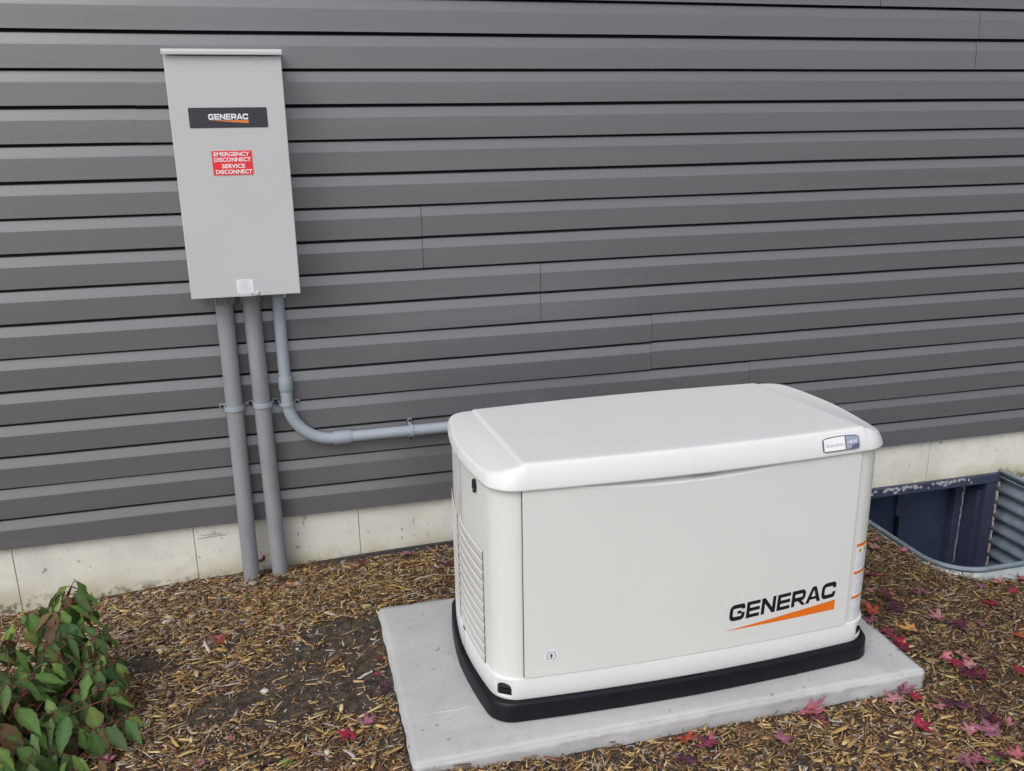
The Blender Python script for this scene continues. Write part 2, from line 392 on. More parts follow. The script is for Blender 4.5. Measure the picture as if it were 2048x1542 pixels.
# ------------------------------------------------------------------ window well
def build_well():
    t = empty('window_well', (2.73, -.4, WELL['z']))
    tag(t, 'corrugated galvanised steel window well sunk in the mulch below the basement window', 'window well')
    off = -Vector(t.location)
    O = well_outline(0, 10); 
    # resample the straight runs
    def offset(g):
        x0, x1, y0, r = WELL['x0']-g, WELL['x1']+g, WELL['y0']-g, WELL['r']+g
        P = [(x0, y) for y in np.linspace(-.002, y0+r, 8)]
        P += [(x0+r-r*math.cos(a), y0+r-r*math.sin(a)) for a in np.linspace(0, math.pi/2, 12)[1:]]
        P += [(x, y0) for x in np.linspace(x0+r, x1-r, 8)[1:]]
        P += [(x1-r+r*math.sin(a), y0+r-r*math.cos(a)) for a in np.linspace(0, math.pi/2, 12)[1:]]
        P += [(x1, y) for y in np.linspace(y0+r, -.002, 8)[1:]]
        return P
    zs = np.arange(-.215, -1.03, -.006); V = []; F = []; n = len(offset(0))
    for z in zs:
        g = .011*math.sin((z+.2)*2*math.pi/.068)
        V += [(x, y, z) for x, y in offset(g)]
    for i in range(len(zs)-1):
        for k in range(n-1): F.append((i*n+k, i*n+k+1, (i+1)*n+k+1, (i+1)*n+k))
    mb = MB(); mb.v = V; mb.f = F
    o = mb.obj('corrugated_wall', M['galv'], t, smooth=True, loc=off); so_ = o.modifiers.new('s', 'SOLIDIFY'); so_.thickness = .0015
    rim = MB().tube([(x, y, WELL['z']) for x, y in offset(.004)], .0095, 10); rim.obj('rolled_rim', M['galv'], t, smooth=True, loc=off)
    # outer flange below the rim at the front
    fl = MB(); P = offset(.016); z0, z1 = WELL['z']-.012, WELL['z']-.075
    P2 = offset(.034); V = [(x, y, z0) for x, y in offset(.006)]+[(x, y, z0-.008) for x, y in P]+[(x, y, z0-.03) for x, y in P2]+[(x, y, z1) for x, y in P2]
    fl.add(V, [(r*n+k, (r+1)*n+k, (r+1)*n+k+1, r*n+k+1) for r in range(3) for k in range(n-1)])
    fl.obj('outer_flange', M['galv_pale'], t, smooth=True, loc=off)
    MB().box(3.204, 3.262, -.006, .003, -1.0, -.207).obj('mounting_flange', M['galv'], t, loc=off, bevel=.001)
    MB().box(2.20, 2.256, -.006, .003, -1.0, -.207).obj('mounting_flange', M['galv'], t, loc=off, bevel=.001)
build_well()

# black drain pipe lying along the foot of the foundation
P = [(-.10, -.012, -.262), (.02, -.020, -.236), (.15, -.026, -.220), (.30, -.030, -.211), (.45, -.030, -.206), (.7, -.030, -.203), (1.1, -.030, -.203), (1.7, -.030, -.203), (2.2, -.030, -.21)]
d = MB().tube(P, .019, 14).obj('drain_pipe', M['edging'], smooth=True)
tag(d, 'thin black plastic edging pipe lying along the foot of the foundation', 'edging pipe')

# ------------------------------------------------------------------ concrete pad
def build_pad():
    x0, x1, y0, y1 = PAD; bm = bmesh.new()
    nx, ny, nz = 120, 66, 6
    bmesh.ops.create_cube(bm, size=1)
    for v in bm.verts: v.co = Vector(((x0+x1)/2+v.co.x*(x1-x0), (y0+y1)/2+v.co.y*(y1-y0), -.17+v.co.z*.1))
    bmesh.ops.bevel(bm, geom=[e for e in bm.edges], offset=.005, segments=2, affect='EDGES')
    # slice finely so the hand-cast edges can wander
    for ax, lo, hi, st in ((0, x0, x1, .022), (1, y0, y1, .022), (2, -.22, -.12, .012)):
        for q in np.arange(lo+st, hi-.002, st):
            no = Vector((0, 0, 0)); no[ax] = 1; pc = Vector((0, 0, 0)); pc[ax] = q
            bmesh.ops.bisect_plane(bm, geom=bm.verts[:]+bm.edges[:]+bm.faces[:], plane_co=pc, plane_no=no)
    from mathutils import noise as mn
    cx, cy = (x0+x1)/2, (y0+y1)/2
    for v in bm.verts:
        c = v.co; e = min(c.x-x0, x1-c.x, c.y-y0, y1-c.y)
        k = max(0, 1-max(0, e)/.04)**2
        n1 = mn.noise(c*9); n2 = mn.noise(c*38); n3 = mn.noise(c*90)
        if k:
            dx = -1 if c.x-x0 < .04 else (1 if x1-c.x < .04 else 0); dy = -1 if c.y-y0 < .04 else (1 if y1-c.y < .04 else 0)
            a = (.006*n1+.0045*n2+.0028*n3)*k
            c.x += dx*a; c.y += dy*a
        if c.z > -.165 and e < .05: q = (1-max(0, e)/.05)**2*min(1, (c.z+.165)/.03); c.z -= (.0035*abs(n2)+.003*max(0, n3)+.0012)*q
        c.z += .0008*n1*(1 if c.z > -.15 else 0)
    me = bpy.data.meshes.new('concrete_pad'); bm.to_mesh(me); bm.free(); me.materials.append(M['pad'])
    o = link('concrete_pad', me, smooth=True)
    tag(o, 'rectangular grey concrete slab under the white generator', 'concrete pad')
    # trowel ridges: low lines in the surface
    def ridge(P, wd, h):
        r = MB()
        V = []; 
        for i, (x, y) in enumerate(P):
            f = math.sin(math.pi*(i+.2)/(len(P)-.6)); 
            V += [(x, y-wd, -.1198), (x, y, -.1198+h*max(.1, f)), (x, y+wd, -.1198)]
        F = []
        for i in range(len(P)-1):
            F += [(3*i, 3*i+3, 3*i+4, 3*i+1), (3*i+1, 3*i+4, 3*i+5, 3*i+2)]
        r.add(V, F); r.obj('trowel_ridge', M['pad'], o, smooth=True)
    ridge([(.235+i*.022, -1.168+.003*math.sin(i)) for i in range(10)], .004, .002)
    ridge([(.225+i*.02, -.70+.004*math.sin(i*1.3)) for i in range(8)], .003, .0012)
build_pad()

# ------------------------------------------------------------------ generator
GX, GY, GZ, GTH = 1.0025, -.9595, -.1195, .002
A, B, BX, BY = .6063, .332, .0385, .0256
gen = empty('standby_generator', (GX, GY, GZ), GTH)
tag(gen, 'off-white home standby generator with black base on the concrete pad', 'generator')
def outl(a, b, r, bx=BX, by=BY, nf=24, nc=10, ns=12):
    P = [(x, -b) for x in np.linspace(0, a-r, nf)]
    P += [(a-r+r*math.sin(t), -b+r-r*math.cos(t)) for t in np.linspace(0, math.pi/2, nc)[1:]]
    P += [(a, y) for y in np.linspace(-b+r, 0, ns)[1:]]
    Q = [(x-bx*(y/b)**2, y+by*(x/a)**2) for x, y in P]
    full = Q+[(x, -y) for x, y in Q[::-1][1:]]+[(-x, -y) for x, y in Q[1:]]+[(-x, y) for x, y in Q[::-1][1:-1]]
    return full
def loft(rings, cap0=False, cap1=False):
    n = len(rings[0]); V = [p for r in rings for p in r]; F = []
    for i in range(len(rings)-1):
        for k in range(n): F.append((i*n+k, i*n+(k+1) % n, (i+1)*n+(k+1) % n, (i+1)*n+k))
    if cap0: F.append(tuple(range(n))[::-1])
    if cap1: F.append(tuple((len(rings)-1)*n+k for k in range(n)))
    return V, F
def ringz(a, b, r, z, **k): return [(x, y, z) for x, y in outl(a, b, r, **k)]
# black composite base
V, F = loft([ringz(A-.004, B-.004, .05, 0), ringz(A, B, .052, .004), ringz(A-.0015, B-.0015, .052, .050), ringz(A-.0045, B-.0045, .052, .0560),
             ringz(A-.010, B-.010, .052, .0585), ringz(A-.03, B-.03, .05, .0585)], True, True)
mk('base', V, F, M['black'], gen, smooth=True, bevel=0).modifiers.new('es', 'EDGE_SPLIT').split_angle = math.radians(42)
# lower white frame and enclosure (with real openings cut)
BA, BB = .5885, .3140
def cut(o, cutters):
    for c in cutters:
        m = o.modifiers.new('b', 'BOOLEAN'); m.operation = 'DIFFERENCE'; m.object = c; m.solver = 'FAST'
    bpy.context.view_layer.update()
    me = bpy.data.meshes.new_from_object(o.evaluated_get(bpy.context.evaluated_depsgraph_get()))
    old = o.data; o.modifiers.clear(); o.data = me
    for c in cutters: bpy.data.objects.remove(c, do_unlink=True)
def arch(wd, h, dep, n=10):
    P = [(-wd/2, 0), (wd/2, 0)]+[(wd/2*math.cos(t), h-wd/2*.75+wd/2*.75*math.sin(t)) for t in np.linspace(0, math.pi, n)]
    m = len(P); V = [(x, -dep, z) for x, z in P]+[(x, dep, z) for x, z in P]
    F = [tuple(range(m)), tuple(range(m, 2*m))[::-1]]+[(i, i+m, (i+1) % m+m, (i+1) % m) for i in range(m)]
    return V, F
V, F = loft([ringz(BA+.003, BB+.003, .055, .0588), ringz(BA+.0045, BB+.0045, .055, .0625), ringz(BA+.0045, BB+.0045, .055, .1205), ringz(BA+.003, BB+.003, .055, .1235), ringz(BA-.035, BB-.035, .03, .1235), ringz(BA-.035, BB-.035, .03, .0588)])
nn_ = len(outl(1, 1, .05)); 
F += [(5*nn_+k, 5*nn_+(k+1) % nn_, (k+1) % nn_, k) for k in range(nn_)]
fr = mk('base_frame', V, F, M['lid'], gen, smooth=False)
cs = []
corner = [(-1, -1), (1, -1)]
def corner_pt(sx, sy, off=0):
    # point near the middle of the rounded corner
    P = outl(BA+.0045+off, BB+.0045+off, .055); k = 24+3; x, y = P[k]; return (abs(x)*sx, abs(y)*sy)
for sx, sy in corner:
    x, y = corner_pt(sx, sy); V, F = arch(.042, .037, .04); c = fix_normals(mk('c', V, F, None))
    c.location = Vector((GX, GY, GZ))+Vector((x, y, .0715)); c.rotation_euler.z = sx*math.radians(33)
    cs.append(c)
bpy.context.view_layer.update(); cut(fr, cs)
sm = fr.modifiers.new('bevel', 'BEVEL'); sm.width = .001; sm.segments = 2; sm.limit_method = 'ANGLE'; sm.angle_limit = math.radians(40)
fr.data.shade_smooth() if hasattr(fr.data, 'shade_smooth') else None
for sx, sy in corner:
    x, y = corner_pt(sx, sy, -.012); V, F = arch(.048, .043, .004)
    o = mk('lift_hole_shade', V, F, M['gap'], gen); o.location = (x, y, .069); o.rotation_euler.z = sx*math.radians(33)  # dark plate inside the cut, painting the shade of the hole
    x, y = corner_pt(sx, sy, -.005)
    o = MB().box(-.020, .020, -.004, .004, 0, .015).obj('hole_lip', M['black'], gen, bevel=.002); o.location = (x, y, .0718); o.rotation_euler.z = sx*math.radians(33)
fix_normals(fr)
V, F = loft([ringz(BA-.002, BB-.002, .058, .1236), ringz(BA-.0005, BB-.0005, .058, .1255), ringz(BA-.0005, BB-.0005, .058, .40), ringz(BA-.0005, BB-.0005, .058, .672)], True, True)
body = mk('enclosure', V, F, M['gen'], gen, smooth=False)
c = []
def side_x(y, a=BA): return a-BX*(y/BB)**2
q = fix_normals(MB().box(GX-.425, GX+.355, GY-.36, GY-.272, GZ+.630, GZ+.69).obj('c', None)); c.append(q)
fix_normals(body); fix_normals(fr) if False else None
bpy.context.view_layer.update(); cut(body, c)
for sx in (-1, 1):
    yy = -.160; x = sx*side_x(yy); n = 22; ph = -sx*math.atan(2*BX*yy/BB**2)*1.0
    V = []; 
    for (ro, ox) in ((1.0, -.003), (1.0, .0022), (.86, .0030), (.80, .0010)):
        for i in range(n):
            t = 2*math.pi*i/n; cy_, cz_ = .0105*ro*math.cos(t), (.0195-.0105*(1-ro))*math.sin(t)*(1 if ro == 1 else 1)
            V.append((sx*ox, cy_, cz_))
    F = [(r_*n+i, r_*n+(i+1) % n, (r_+1)*n+(i+1) % n, (r_+1)*n+i) for r_ in range(3) for i in range(n)]+[tuple(3*n+i for i in range(n))]
    q = fix_normals(mk('lock', V, F, M['ink'], gen)); q.location = (x, yy, .626); q.rotation_euler.z = sx*math.atan(-2*BX*yy/BB**2)*-1
    MB().tube([(0, .001, -.011), (sx*.0045, .001, -.011)], .0034, 12).obj('lock_pin', M['steel'], q)
for o in (body,):
    bm = bmesh.new(); bm.from_mesh(o.data)
    for f in bm.faces: f.smooth = True
    bm.to_mesh(o.data); bm.free()
    e = o.modifiers.new('es', 'EDGE_SPLIT'); e.split_angle = math.radians(30)
for o in (fr,):
    e = o.modifiers.new('es', 'EDGE_SPLIT'); e.split_angle = math.radians(30)
def fy(x, b=BB): return -b+BY*(x/BA)**2
# door with the curved finger recess
DX0, DX1, DZ0, DZ1 = -.4865, .4715, .1265, .668
def door():
    nx, nz = 96, 70; xs = np.linspace(DX0, DX1, nx+1); zs = np.concatenate([np.linspace(DZ0, .60, 20), np.linspace(.60, DZ1, nz-18)[1:]])
    def ysurf(x, z):
        t = (x+.035)/.375; y = fy(x)-.0060
        if abs(t) < 1:
            za = .6665-.026*(1-t*t)
            s = (z-za)/.016
            k = 0 if s <= -0.35 else min(1, (s+.35)/1.35)
            k = k*k*(3-2*k); y += .026*k*min(1, (1-t*t)*2.2)
        return y
    V = []; F = []; m = len(zs)
    for x in xs:
        for z in zs: V.append((x, ysurf(x, z), z))
    for i in range(nx):
        for j in range(m-1): F.append((i*m+j, (i+1)*m+j, (i+1)*m+j+1, i*m+j+1))
    # returned edges
    per = [i*m for i in range(nx+1)]+[nx*m+j for j in range(1, m)]+[i*m+m-1 for i in range(nx-1, -1, -1)]+[j for j in range(m-2, 0, -1)]
    b = len(V); 
    for k in per: V.append((V[k][0], fy(V[k][0])-.0008, V[k][2]))
    L = len(per)
    for k in range(L): F.append((per[k], b+k, b+(k+1) % L, per[(k+1) % L]))
    o = mk('door', V, F, M['gen'], gen, smooth=True); e = o.modifiers.new('es', 'EDGE_SPLIT'); e.split_angle = math.radians(40)
    # dark strip painted in place of the shaded gap round the door
    V = []; F = []; g = .0022
    xs = np.linspace(DX0-g, DX1+g*.6, 61)
    for x in xs: V += [(x, fy(x)-.0012, DZ0-g*.7), (x, fy(x)-.0012, DZ0+.004)]
    F = [(2*i, 2*i+2, 2*i+3, 2*i+1) for i in range(60)]
    for a, b_ in ((DX0-g, DX0+.004), (DX1-.004, DX1+g*.6)):
        k = len(V); V += [(a, fy(a)-.0013, DZ0-g*.7), (b_, fy(b_)-.0013, DZ0-g*.7), (b_, fy(b_)-.0013, DZ1), (a, fy(a)-.0013, DZ1)]; F.append((k, k+1, k+2, k+3))
    mk('door_gap_shade', V, F, M['gap'], gen)
    return o
# cut a slot through the body under the finger recess is hidden by the lid: carve the body top instead
DO = door()
bm = bmesh.new(); bm.from_mesh(body.data); bm.free()
# side louvres
def louvres(sx):
    mb = MB()
    for (ya, yb) in ((-.205, .022), (.046, .235)):
        for k in range(11):
            z0 = .122+k*.031
            V = []; ys = np.linspace(ya, yb, 9)
            for i, y in enumerate(ys):
                e = min(1, min(i, 8-i)/1.6)
                x = side_x(y); 
                V += [(sx*(x-.001), y, z0), (sx*(x+.0004*e), y, z0+.003), (sx*(x+.0009*e), y, z0+.023), (sx*(x+.0008*e), y, z0+.0262), (sx*(x-.001), y, z0+.0285)]
            for i in range(8):
                for q in range(4):
                    f = (i*5+q, (i+1)*5+q, (i+1)*5+q+1, i*5+q+1); mb.add([], [])
                    mb.f.append(tuple(len(mb.v)+w_ for w_ in (f if sx > 0 else f[::-1])))
            mb.v += V
    mb2 = mb.obj('side_louvres', M['gen'], gen, smooth=True); fix_normals(mb2)
louvres(-1); louvres(1)
fl = MB(); rnd = random.Random(2)
for i in range(7):
    z = .540-.0095*i; y0 = .012; x = -side_x(0)-.0008
    fl.add([(x, y0, z), (x, y0-.014-rnd.uniform(0, .012), z), (x, y0-.014-rnd.uniform(0, .012), z-.005), (x, y0, z-.005)], [(0, 1, 2, 3)])
fl.obj('faded_label', M['tan'], gen)
# lid
LA, LB, LR = .597, .3302, .062
LBX = BX; ZB = .6575
def lid():
    nf, nc, ns = 110, 12, 16
    kw = dict(nf=nf, nc=nc, ns=ns)
    def front(x):   # centre panel line
        return 1
    def top_z(x, y):
        zc = .7035-.0614*y; ze = .691
        t = min(1, max(0, (.590-abs(x))/.12)); t = t*t*(3-2*t)
        z = ze+(zc-ze)*t
        s = min(1, max(0, (.4865-abs(x))/.008)); z += .0046*s*s*(3-2*s)-.0025
        return z
    prof = [(.020, .0, 'b'), (.0035, 0, 'b'), (.0008, .0015, 'b'), (0, .004, 'b')]
    rings = []
    for ins, dz, _ in prof: rings.append([(x, y, ZB+dz) for x, y in outl(LA-ins, LB-ins, LR-ins*.3, **kw)])
    steps = [(.06, .0004), (.25, .0026), (.5, .0068), (.72, .0120), (.88, .0165), (.95, .0198), (.985, .0238), (1.0, .0290)]
    for t, ins in steps:
        r = []
        for x, y in outl(LA-ins*.38, LB-ins, LR-ins*.2, **kw):
            zt = top_z(x, y); r.append((x, y, ZB+.004+(zt-ZB-.004)*t))
        rings.append(r)
    V, F = loft(rings, True, False)
    # top surface: columns joining front and back points of the last ring
    n = len(rings[-1]); base = (len(rings)-1)*n; last = rings[-1]
    q = nf+nc-1+ns-1          # points per quadrant (0..q-1 inclusive count)
    # index order: quadrant1: 0..q-1 (front middle -> right middle), then back, ... ; point k and its mirror in y
    def mirror(k):
        x, y, _ = last[k]; return min(range(n), key=lambda j: (last[j][0]-x)**2+(last[j][1]+y)**2)
    fr_idx = [k for k in range(n) if last[k][1] < -1e-6]; fr_idx.sort(key=lambda k: last[k][0])
    m = 26; cols = []
    for k in fr_idx:
        kb = mirror(k); x, y0, _ = last[k]; y1 = last[kb][1]; c_ = [base+k]
        for j in range(1, m):
            y = y0+(y1-y0)*j/m; V.append((x, y, top_z(x, y))); c_.append(len(V)-1)
        c_.append(base+kb); cols.append(c_)
    for a, b in zip(cols[:-1], cols[1:]):
        for j in range(m): F.append((a[j], b[j], b[j+1], a[j+1]))
    # small end triangles
    ends = [k for k in range(n) if abs(last[k][1]) <= 1e-6]
    for k in ends:
        c_ = cols[-1] if last[k][0] > 0 else cols[0]
        F.append((base+k, *([*c_[::-1]] if last[k][0] > 0 else c_)))
    o = mk('lid', V, F, M['lid'], gen, smooth=True); fix_normals(o)
    e = o.modifiers.new('es', 'EDGE_SPLIT'); e.split_angle = math.radians(50)
    return top_z
top_z = lid()
# thin vertical parting lines of the lid ends on the front skirt
def lid_front(x, t):   # point on the front skirt; t 0..1 up the skirt
    ins = np.interp(t, [0, .06, .25, .5, .72, .88, .95, 1], [0, .0004, .0026, .0068, .012, .0165, .0198, .029])
    y = -(LB-ins)+BY*(x/(LA-ins))**2; zt = top_z(x, y); return Vector((x, y, ZB+.004+(zt-ZB-.004)*t))

# ---- lettering
def rib(P, s, closed=False):
    """flat ribbon of width s along the polyline P, mitred"""
    P = [Vector(p) for p in P]; V = []; F = []
    for i, p in enumerate(P):
        a = (P[i]-P[i-1]).normalized() if i else None; b = (P[i+1]-P[i]).normalized() if i < len(P)-1 else None
        if a is None: a = b
        if b is None: b = a
        na = Vector((-a.y, a.x)); nb = Vector((-b.y, b.x)); n = (na+nb).normalized(); k = 1/max(.4, n.dot(na))
        V += [p+n*k*s/2, p-n*k*s/2]
    for i in range(len(P)-1): F.append((2*i, 2*i+1, 2*i+3, 2*i+2))
    return V, F
def rc(P, r, n=5):
    """round the inner corners of polyline P by radius r"""
    out = [Vector(P[0])]
    for i in range(1, len(P)-1):
        p = Vector(P[i]); a = (Vector(P[i-1])-p); b = (Vector(P[i+1])-p); ra = min(r, a.length*.49, b.length*.49)
        a.normalize(); b.normalize(); s = p+a*ra; e = p+b*ra
        for k in range(n+1):
            t = k/n; out.append(s*(1-t)**2+p*2*t*(1-t)+e*t*t)
    out.append(Vector(P[-1])); return out
def wordmark():
    """GENERAC in a wide square-shouldered face; unit letter height; returns list of (V,F), width"""
    s = .255; hs = .215; W = 1.16; parts = []; x = 0; gap = .13
    def put(VF, ox): parts.append(([(v[0]+ox, v[1]) for v in VF[0]], VF[1]))
    def rect(x0, y0, x1, y1, ox): parts.append(([(ox+x0, y0), (ox+x1, y0), (ox+x1, y1), (ox+x0, y1)], [(0, 1, 2, 3)]))
    for ch in 'GENERAC':
        if ch == 'G':
            put(rib(rc([(W-s/2, .66), (W-s/2, 1-s/2), (s/2, 1-s/2), (s/2, s/2), (W-s/2, s/2), (W-s/2, .46)], .26), s), x)
            rect(W*.52, .40, W-s, .40+hs*.85, x); w_ = W
        if ch == 'C':
            put(rib(rc([(W-s/2, .62), (W-s/2, 1-s/2), (s/2, 1-s/2), (s/2, s/2), (W-s/2, s/2), (W-s/2, .38)], .26), s), x); w_ = W
        if ch == 'E':
            w_ = 1.02; rect(0, 0, s, 1, x)
            for y in (0, .5-hs/2, 1-hs): rect(s, y, w_, y+hs, x)
        if ch == 'N':
            w_ = 1.10; rect(0, 0, s, 1, x); rect(w_-s, 0, w_, 1, x)
            parts.append(([(x+s, 1), (x+s, .66), (x+w_-s, 0), (x+w_-s, .34)], [(0, 1, 2, 3)]))
        if ch == 'R':
            w_ = 1.10; rect(0, 0, s, 1, x)
            put(rib(rc([(s, 1-s/2), (w_-s/2, 1-s/2), (w_-s/2, .42), (s, .42)], .2), s*.95), x)
            parts.append(([(x+w_*.48, .42-s*.475), (x+w_*.74, .42-s*.475), (x+w_+.05, 0), (x+w_-.23, 0)], [(3, 2, 1, 0)]))
        if ch == 'A':
            w_ = 1.22; c_ = w_/2
            L = [(0, 0), (s*1.1, 0), (c_, .80), (c_, 1), (c_-s*.62, 1)]
            parts.append(([(x+a, b) for a, b in L], [(0, 1, 2, 3, 4)]))
            parts.append(([(x+w_-a, b) for a, b in L], [(4, 3, 2, 1, 0)]))
            f = lambda y: s*1.1+(c_-s*1.1)*y/.80
            parts.append(([(x+f(.2), .2), (x+w_-f(.2), .2), (x+w_-f(.37), .37), (x+f(.37), .37)], [(0, 1, 2, 3)]))
        x += w_+gap*(.35 if ch in 'RA' else 1)
    return parts, x-gap
def subdiv(parts, n=1): return parts
def decal(parts, fn, name, m, parent):
    mb = MB()
    for V, F in parts: mb.add([fn(v[0], v[1]) for v in V], F)
    return mb.obj(name, m, parent)
wm, WW = wordmark()
X0, X1, ZL, ZR, H = .0885, .4255, .2060, .2240, .0495
def on_door(x, z, off=.0005): return (x, fy(x)-.0060-off, z)
def logo_fn(u, v):
    t = u/WW; x = X0+(X1-X0)*t; z = ZL+(ZR-ZL)*t+v*H; return on_door(x+.003*v, z)
logo = decal(wm, logo_fn, 'logo_lettering', M['ink'], gen)
tri = MB(); n = 24; V = []
for i in range(n+1):
    t = i/n; x = .082+(.428-.082)*t; V += [on_door(x, .1790+.005*t), on_door(x, .1794+(.2145-.1790)*t)]
tri.add(V, [(2*i, 2*i+2, 2*i+3, 2*i+1) for i in range(n)]); tri.obj('logo_swoosh', M['orange'], gen)
def ring_deal(cx, cz, r0, r1, a0, a1, off, n=30):
    V = []; F = []
    for i in range(n+1):
        a = a0+(a1-a0)*i/n
        for r in (r0, r1): V.append(on_door(cx+r*math.cos(a), cz+r*math.sin(a), off))
    F = [(2*i, 2*i+1, 2*i+3, 2*i+2) for i in range(n)]; return V, F
mb = MB(); V, F = ring_deal(.4345, .2800, .0020, .0028, 0, 6.2832, .0005); mb.add(V, F); mb.obj('registered_mark', M['greyink'], gen)
# round service sticker
SX, SZ = -.4155, .1845
st = MB(); V = [on_door(SX, SZ, .0004)]+[on_door(SX+.0205*math.cos(2*math.pi*i/32), SZ+.0205*math.sin(2*math.pi*i/32), .0004) for i in range(32)]
st.add(V, [(0, i+1, (i+1) % 32+1) for i in range(32)]); sto = st.obj('round_sticker', M['offwhite'], gen)
g = MB()
for a0, a1 in ((.6, 1.3), (1.55, 2.6), (3.6, 4.6), (4.8, 5.6), (5.75, 6.2)): g.add(*ring_deal(SX, SZ, .0158, .0172, a0, a1, .0008, 10))
g.obj('sticker_lettering', M['palegrey'], sto)
g = MB(); g.add(*ring_deal(SX, SZ, .0108, .0124, 1.75, 4.2, .0008)); g.add(*ring_deal(SX, SZ, .0108, .0124, 4.95, 7.4, .0008))
g.obj('sticker_arrows', mat('sticker_maroon', (.28, .12, .14), .5), sto)
b = [(.0035, .0125), (-.0055, -.0015), (-.0003, -.0015), (-.0035, -.0125), (.0055, .002), (.0005, .002)]
g = MB(); g.add([on_door(SX+x, SZ+z, .0008) for x, z in b], [(0, 1, 2, 5), (2, 3, 4, 5)]); g.obj('bolt_symbol', M['ink'], sto)
# warning label wrapped round the right-hand corner
def corner_path(off):
    P = outl(BA+off, BB+off, .058, nf=60, nc=24, ns=30)
    P = P[:60+23+30]; L = [0]
    for a, b_ in zip(P[:-1], P[1:]): L.append(L[-1]+math.hypot(b_[0]-a[0], b_[1]-a[1]))
    return P, L
CP, CL = corner_path(.0002)
def on_corner(s, z, off=0):
    s0 = float(np.interp(.4945, [p[0] for p in CP[:60]], CL[:60])); s = s0+s
    i = max(1, min(len(CL)-2, int(np.searchsorted(CL, s)))); t = (s-CL[i-1])/(CL[i]-CL[i-1])
    x = CP[i-1][0]*(1-t)+CP[i][0]*t; y = CP[i-1][1]*(1-t)+CP[i][1]*t
    d = Vector((CP[i][0]-CP[i-1][0], CP[i][1]-CP[i-1][1])).normalized(); return (x+d.y*off, y-d.x*off, z)
def corner_strip(s0, s1, z0, z1, off, n=16):
    V = []; 
    for i in range(n+1):
        s = s0+(s1-s0)*i/n; V += [on_corner(s, z0, off), on_corner(s, z1, off)]
    return V, [(2*i, 2*i+2, 2*i+3, 2*i+1) for i in range(n)]
LZ0, LZ1 = .128, .372; LH = LZ1-LZ0; LW = .125
wl = MB(); wl.add(*corner_strip(0, LW, LZ0, LZ1, .0006, 24)); wlo = wl.obj('warning_label', M['offwhite'], gen)
for a, b_ in ((0, .040), (.355, .392), (.68, .715)): MB().add(*corner_strip(0, LW, LZ1-b_*LH, LZ1-a*LH, .0010, 24)).obj('warning_bar', M['orange'], wlo)
g = MB()
for cx in (.014, .037, .060):
    z = LZ1-.115*LH; g.add([on_corner(cx-.009, z, .001), on_corner(cx+.009, z, .001), on_corner(cx, z+.015, .001)], [(0, 1, 2)])
g.obj('warning_triangles', M['yellow'], wlo)
g = MB(); rnd = random.Random(9)
for cx in (.014, .037, .060):
    z = LZ1-.110*LH; g.add([on_corner(cx-.0022, z+.001, .0013), on_corner(cx+.0022, z+.001, .0013), on_corner(cx+.0012, z+.009, .0013), on_corner(cx-.0012, z+.009, .0013)], [(0, 1, 2, 3)])
g.obj('triangle_symbols', M['ink'], wlo)
g = MB()
for a, b_ in ((.14, .34), (.41, .66), (.735, .97)):
    z = LZ1-a*LH
    while z > LZ1-b_*LH+.003:
        if rnd.random() > .1: g.add(*corner_strip(.003, rnd.uniform(.07, .12), z-.0013, z, .001, 8))
        z -= .0042
g.obj('label_text', M['palegrey'], wlo)
# ---- text objects turned to mesh
def text_parts(s, x0, x1, z0, z1, bold=0, sp=1):
    cu = bpy.data.curves.new('t', 'FONT'); cu.body = s; cu.offset = bold; cu.space_character = sp; cu.resolution_u = 3
    to = bpy.data.objects.new('t', cu); col.objects.link(to); bpy.context.view_layer.update()
    me = bpy.data.meshes.new_from_object(to.evaluated_get(bpy.context.evaluated_depsgraph_get()))
    V = np.array([v.co[:] for v in me.vertices]); F = [tuple(p.vertices) for p in me.polygons]
    bpy.data.objects.remove(to, do_unlink=True); bpy.data.curves.remove(cu); bpy.data.meshes.remove(me)
    a, b_ = V[:, :2].min(0), V[:, :2].max(0)
    return [((x0+(v[0]-a[0])/(b_[0]-a[0])*(x1-x0), z0+(v[1]-a[1])/(b_[1]-a[1])*(z1-z0)) for v in V), F]
def text_on(lines, fn, name, m, parent):
    mb = MB()
    for L in lines:
        G, F = text_parts(*L); mb.add([fn(x, z) for x, z in G], F)
    return mb.obj(name, m, parent)
# badge on the lid
BXa, BXb = .3385, .4535
def on_badge(u, v, off=0):   # u 0..1 along, v 0..1 up
    x = BXa+(BXb-BXa)*u; t = .16+.56*v; p = lid_front(x, t); n = Vector((0, -.9, .42)).normalized(); return tuple(p+n*(.0022+off))
def bpoly(P, off, k=8):
    V = [on_badge(u, v, off) for u, v in P]; return V, [tuple(range(len(P)))]
def grid(u0, u1, v0, v1, off, n=10, bow=0):
    V = []; 
    for i in range(n+1):
        u = u0+(u1-u0)*i/n; q = bow*math.sin(math.pi*u)
        V += [on_badge(u, v0, off), on_badge(u, v1+q, off)]
    return V, [(2*i, 2*i+2, 2*i+3, 2*i+1) for i in range(n)]
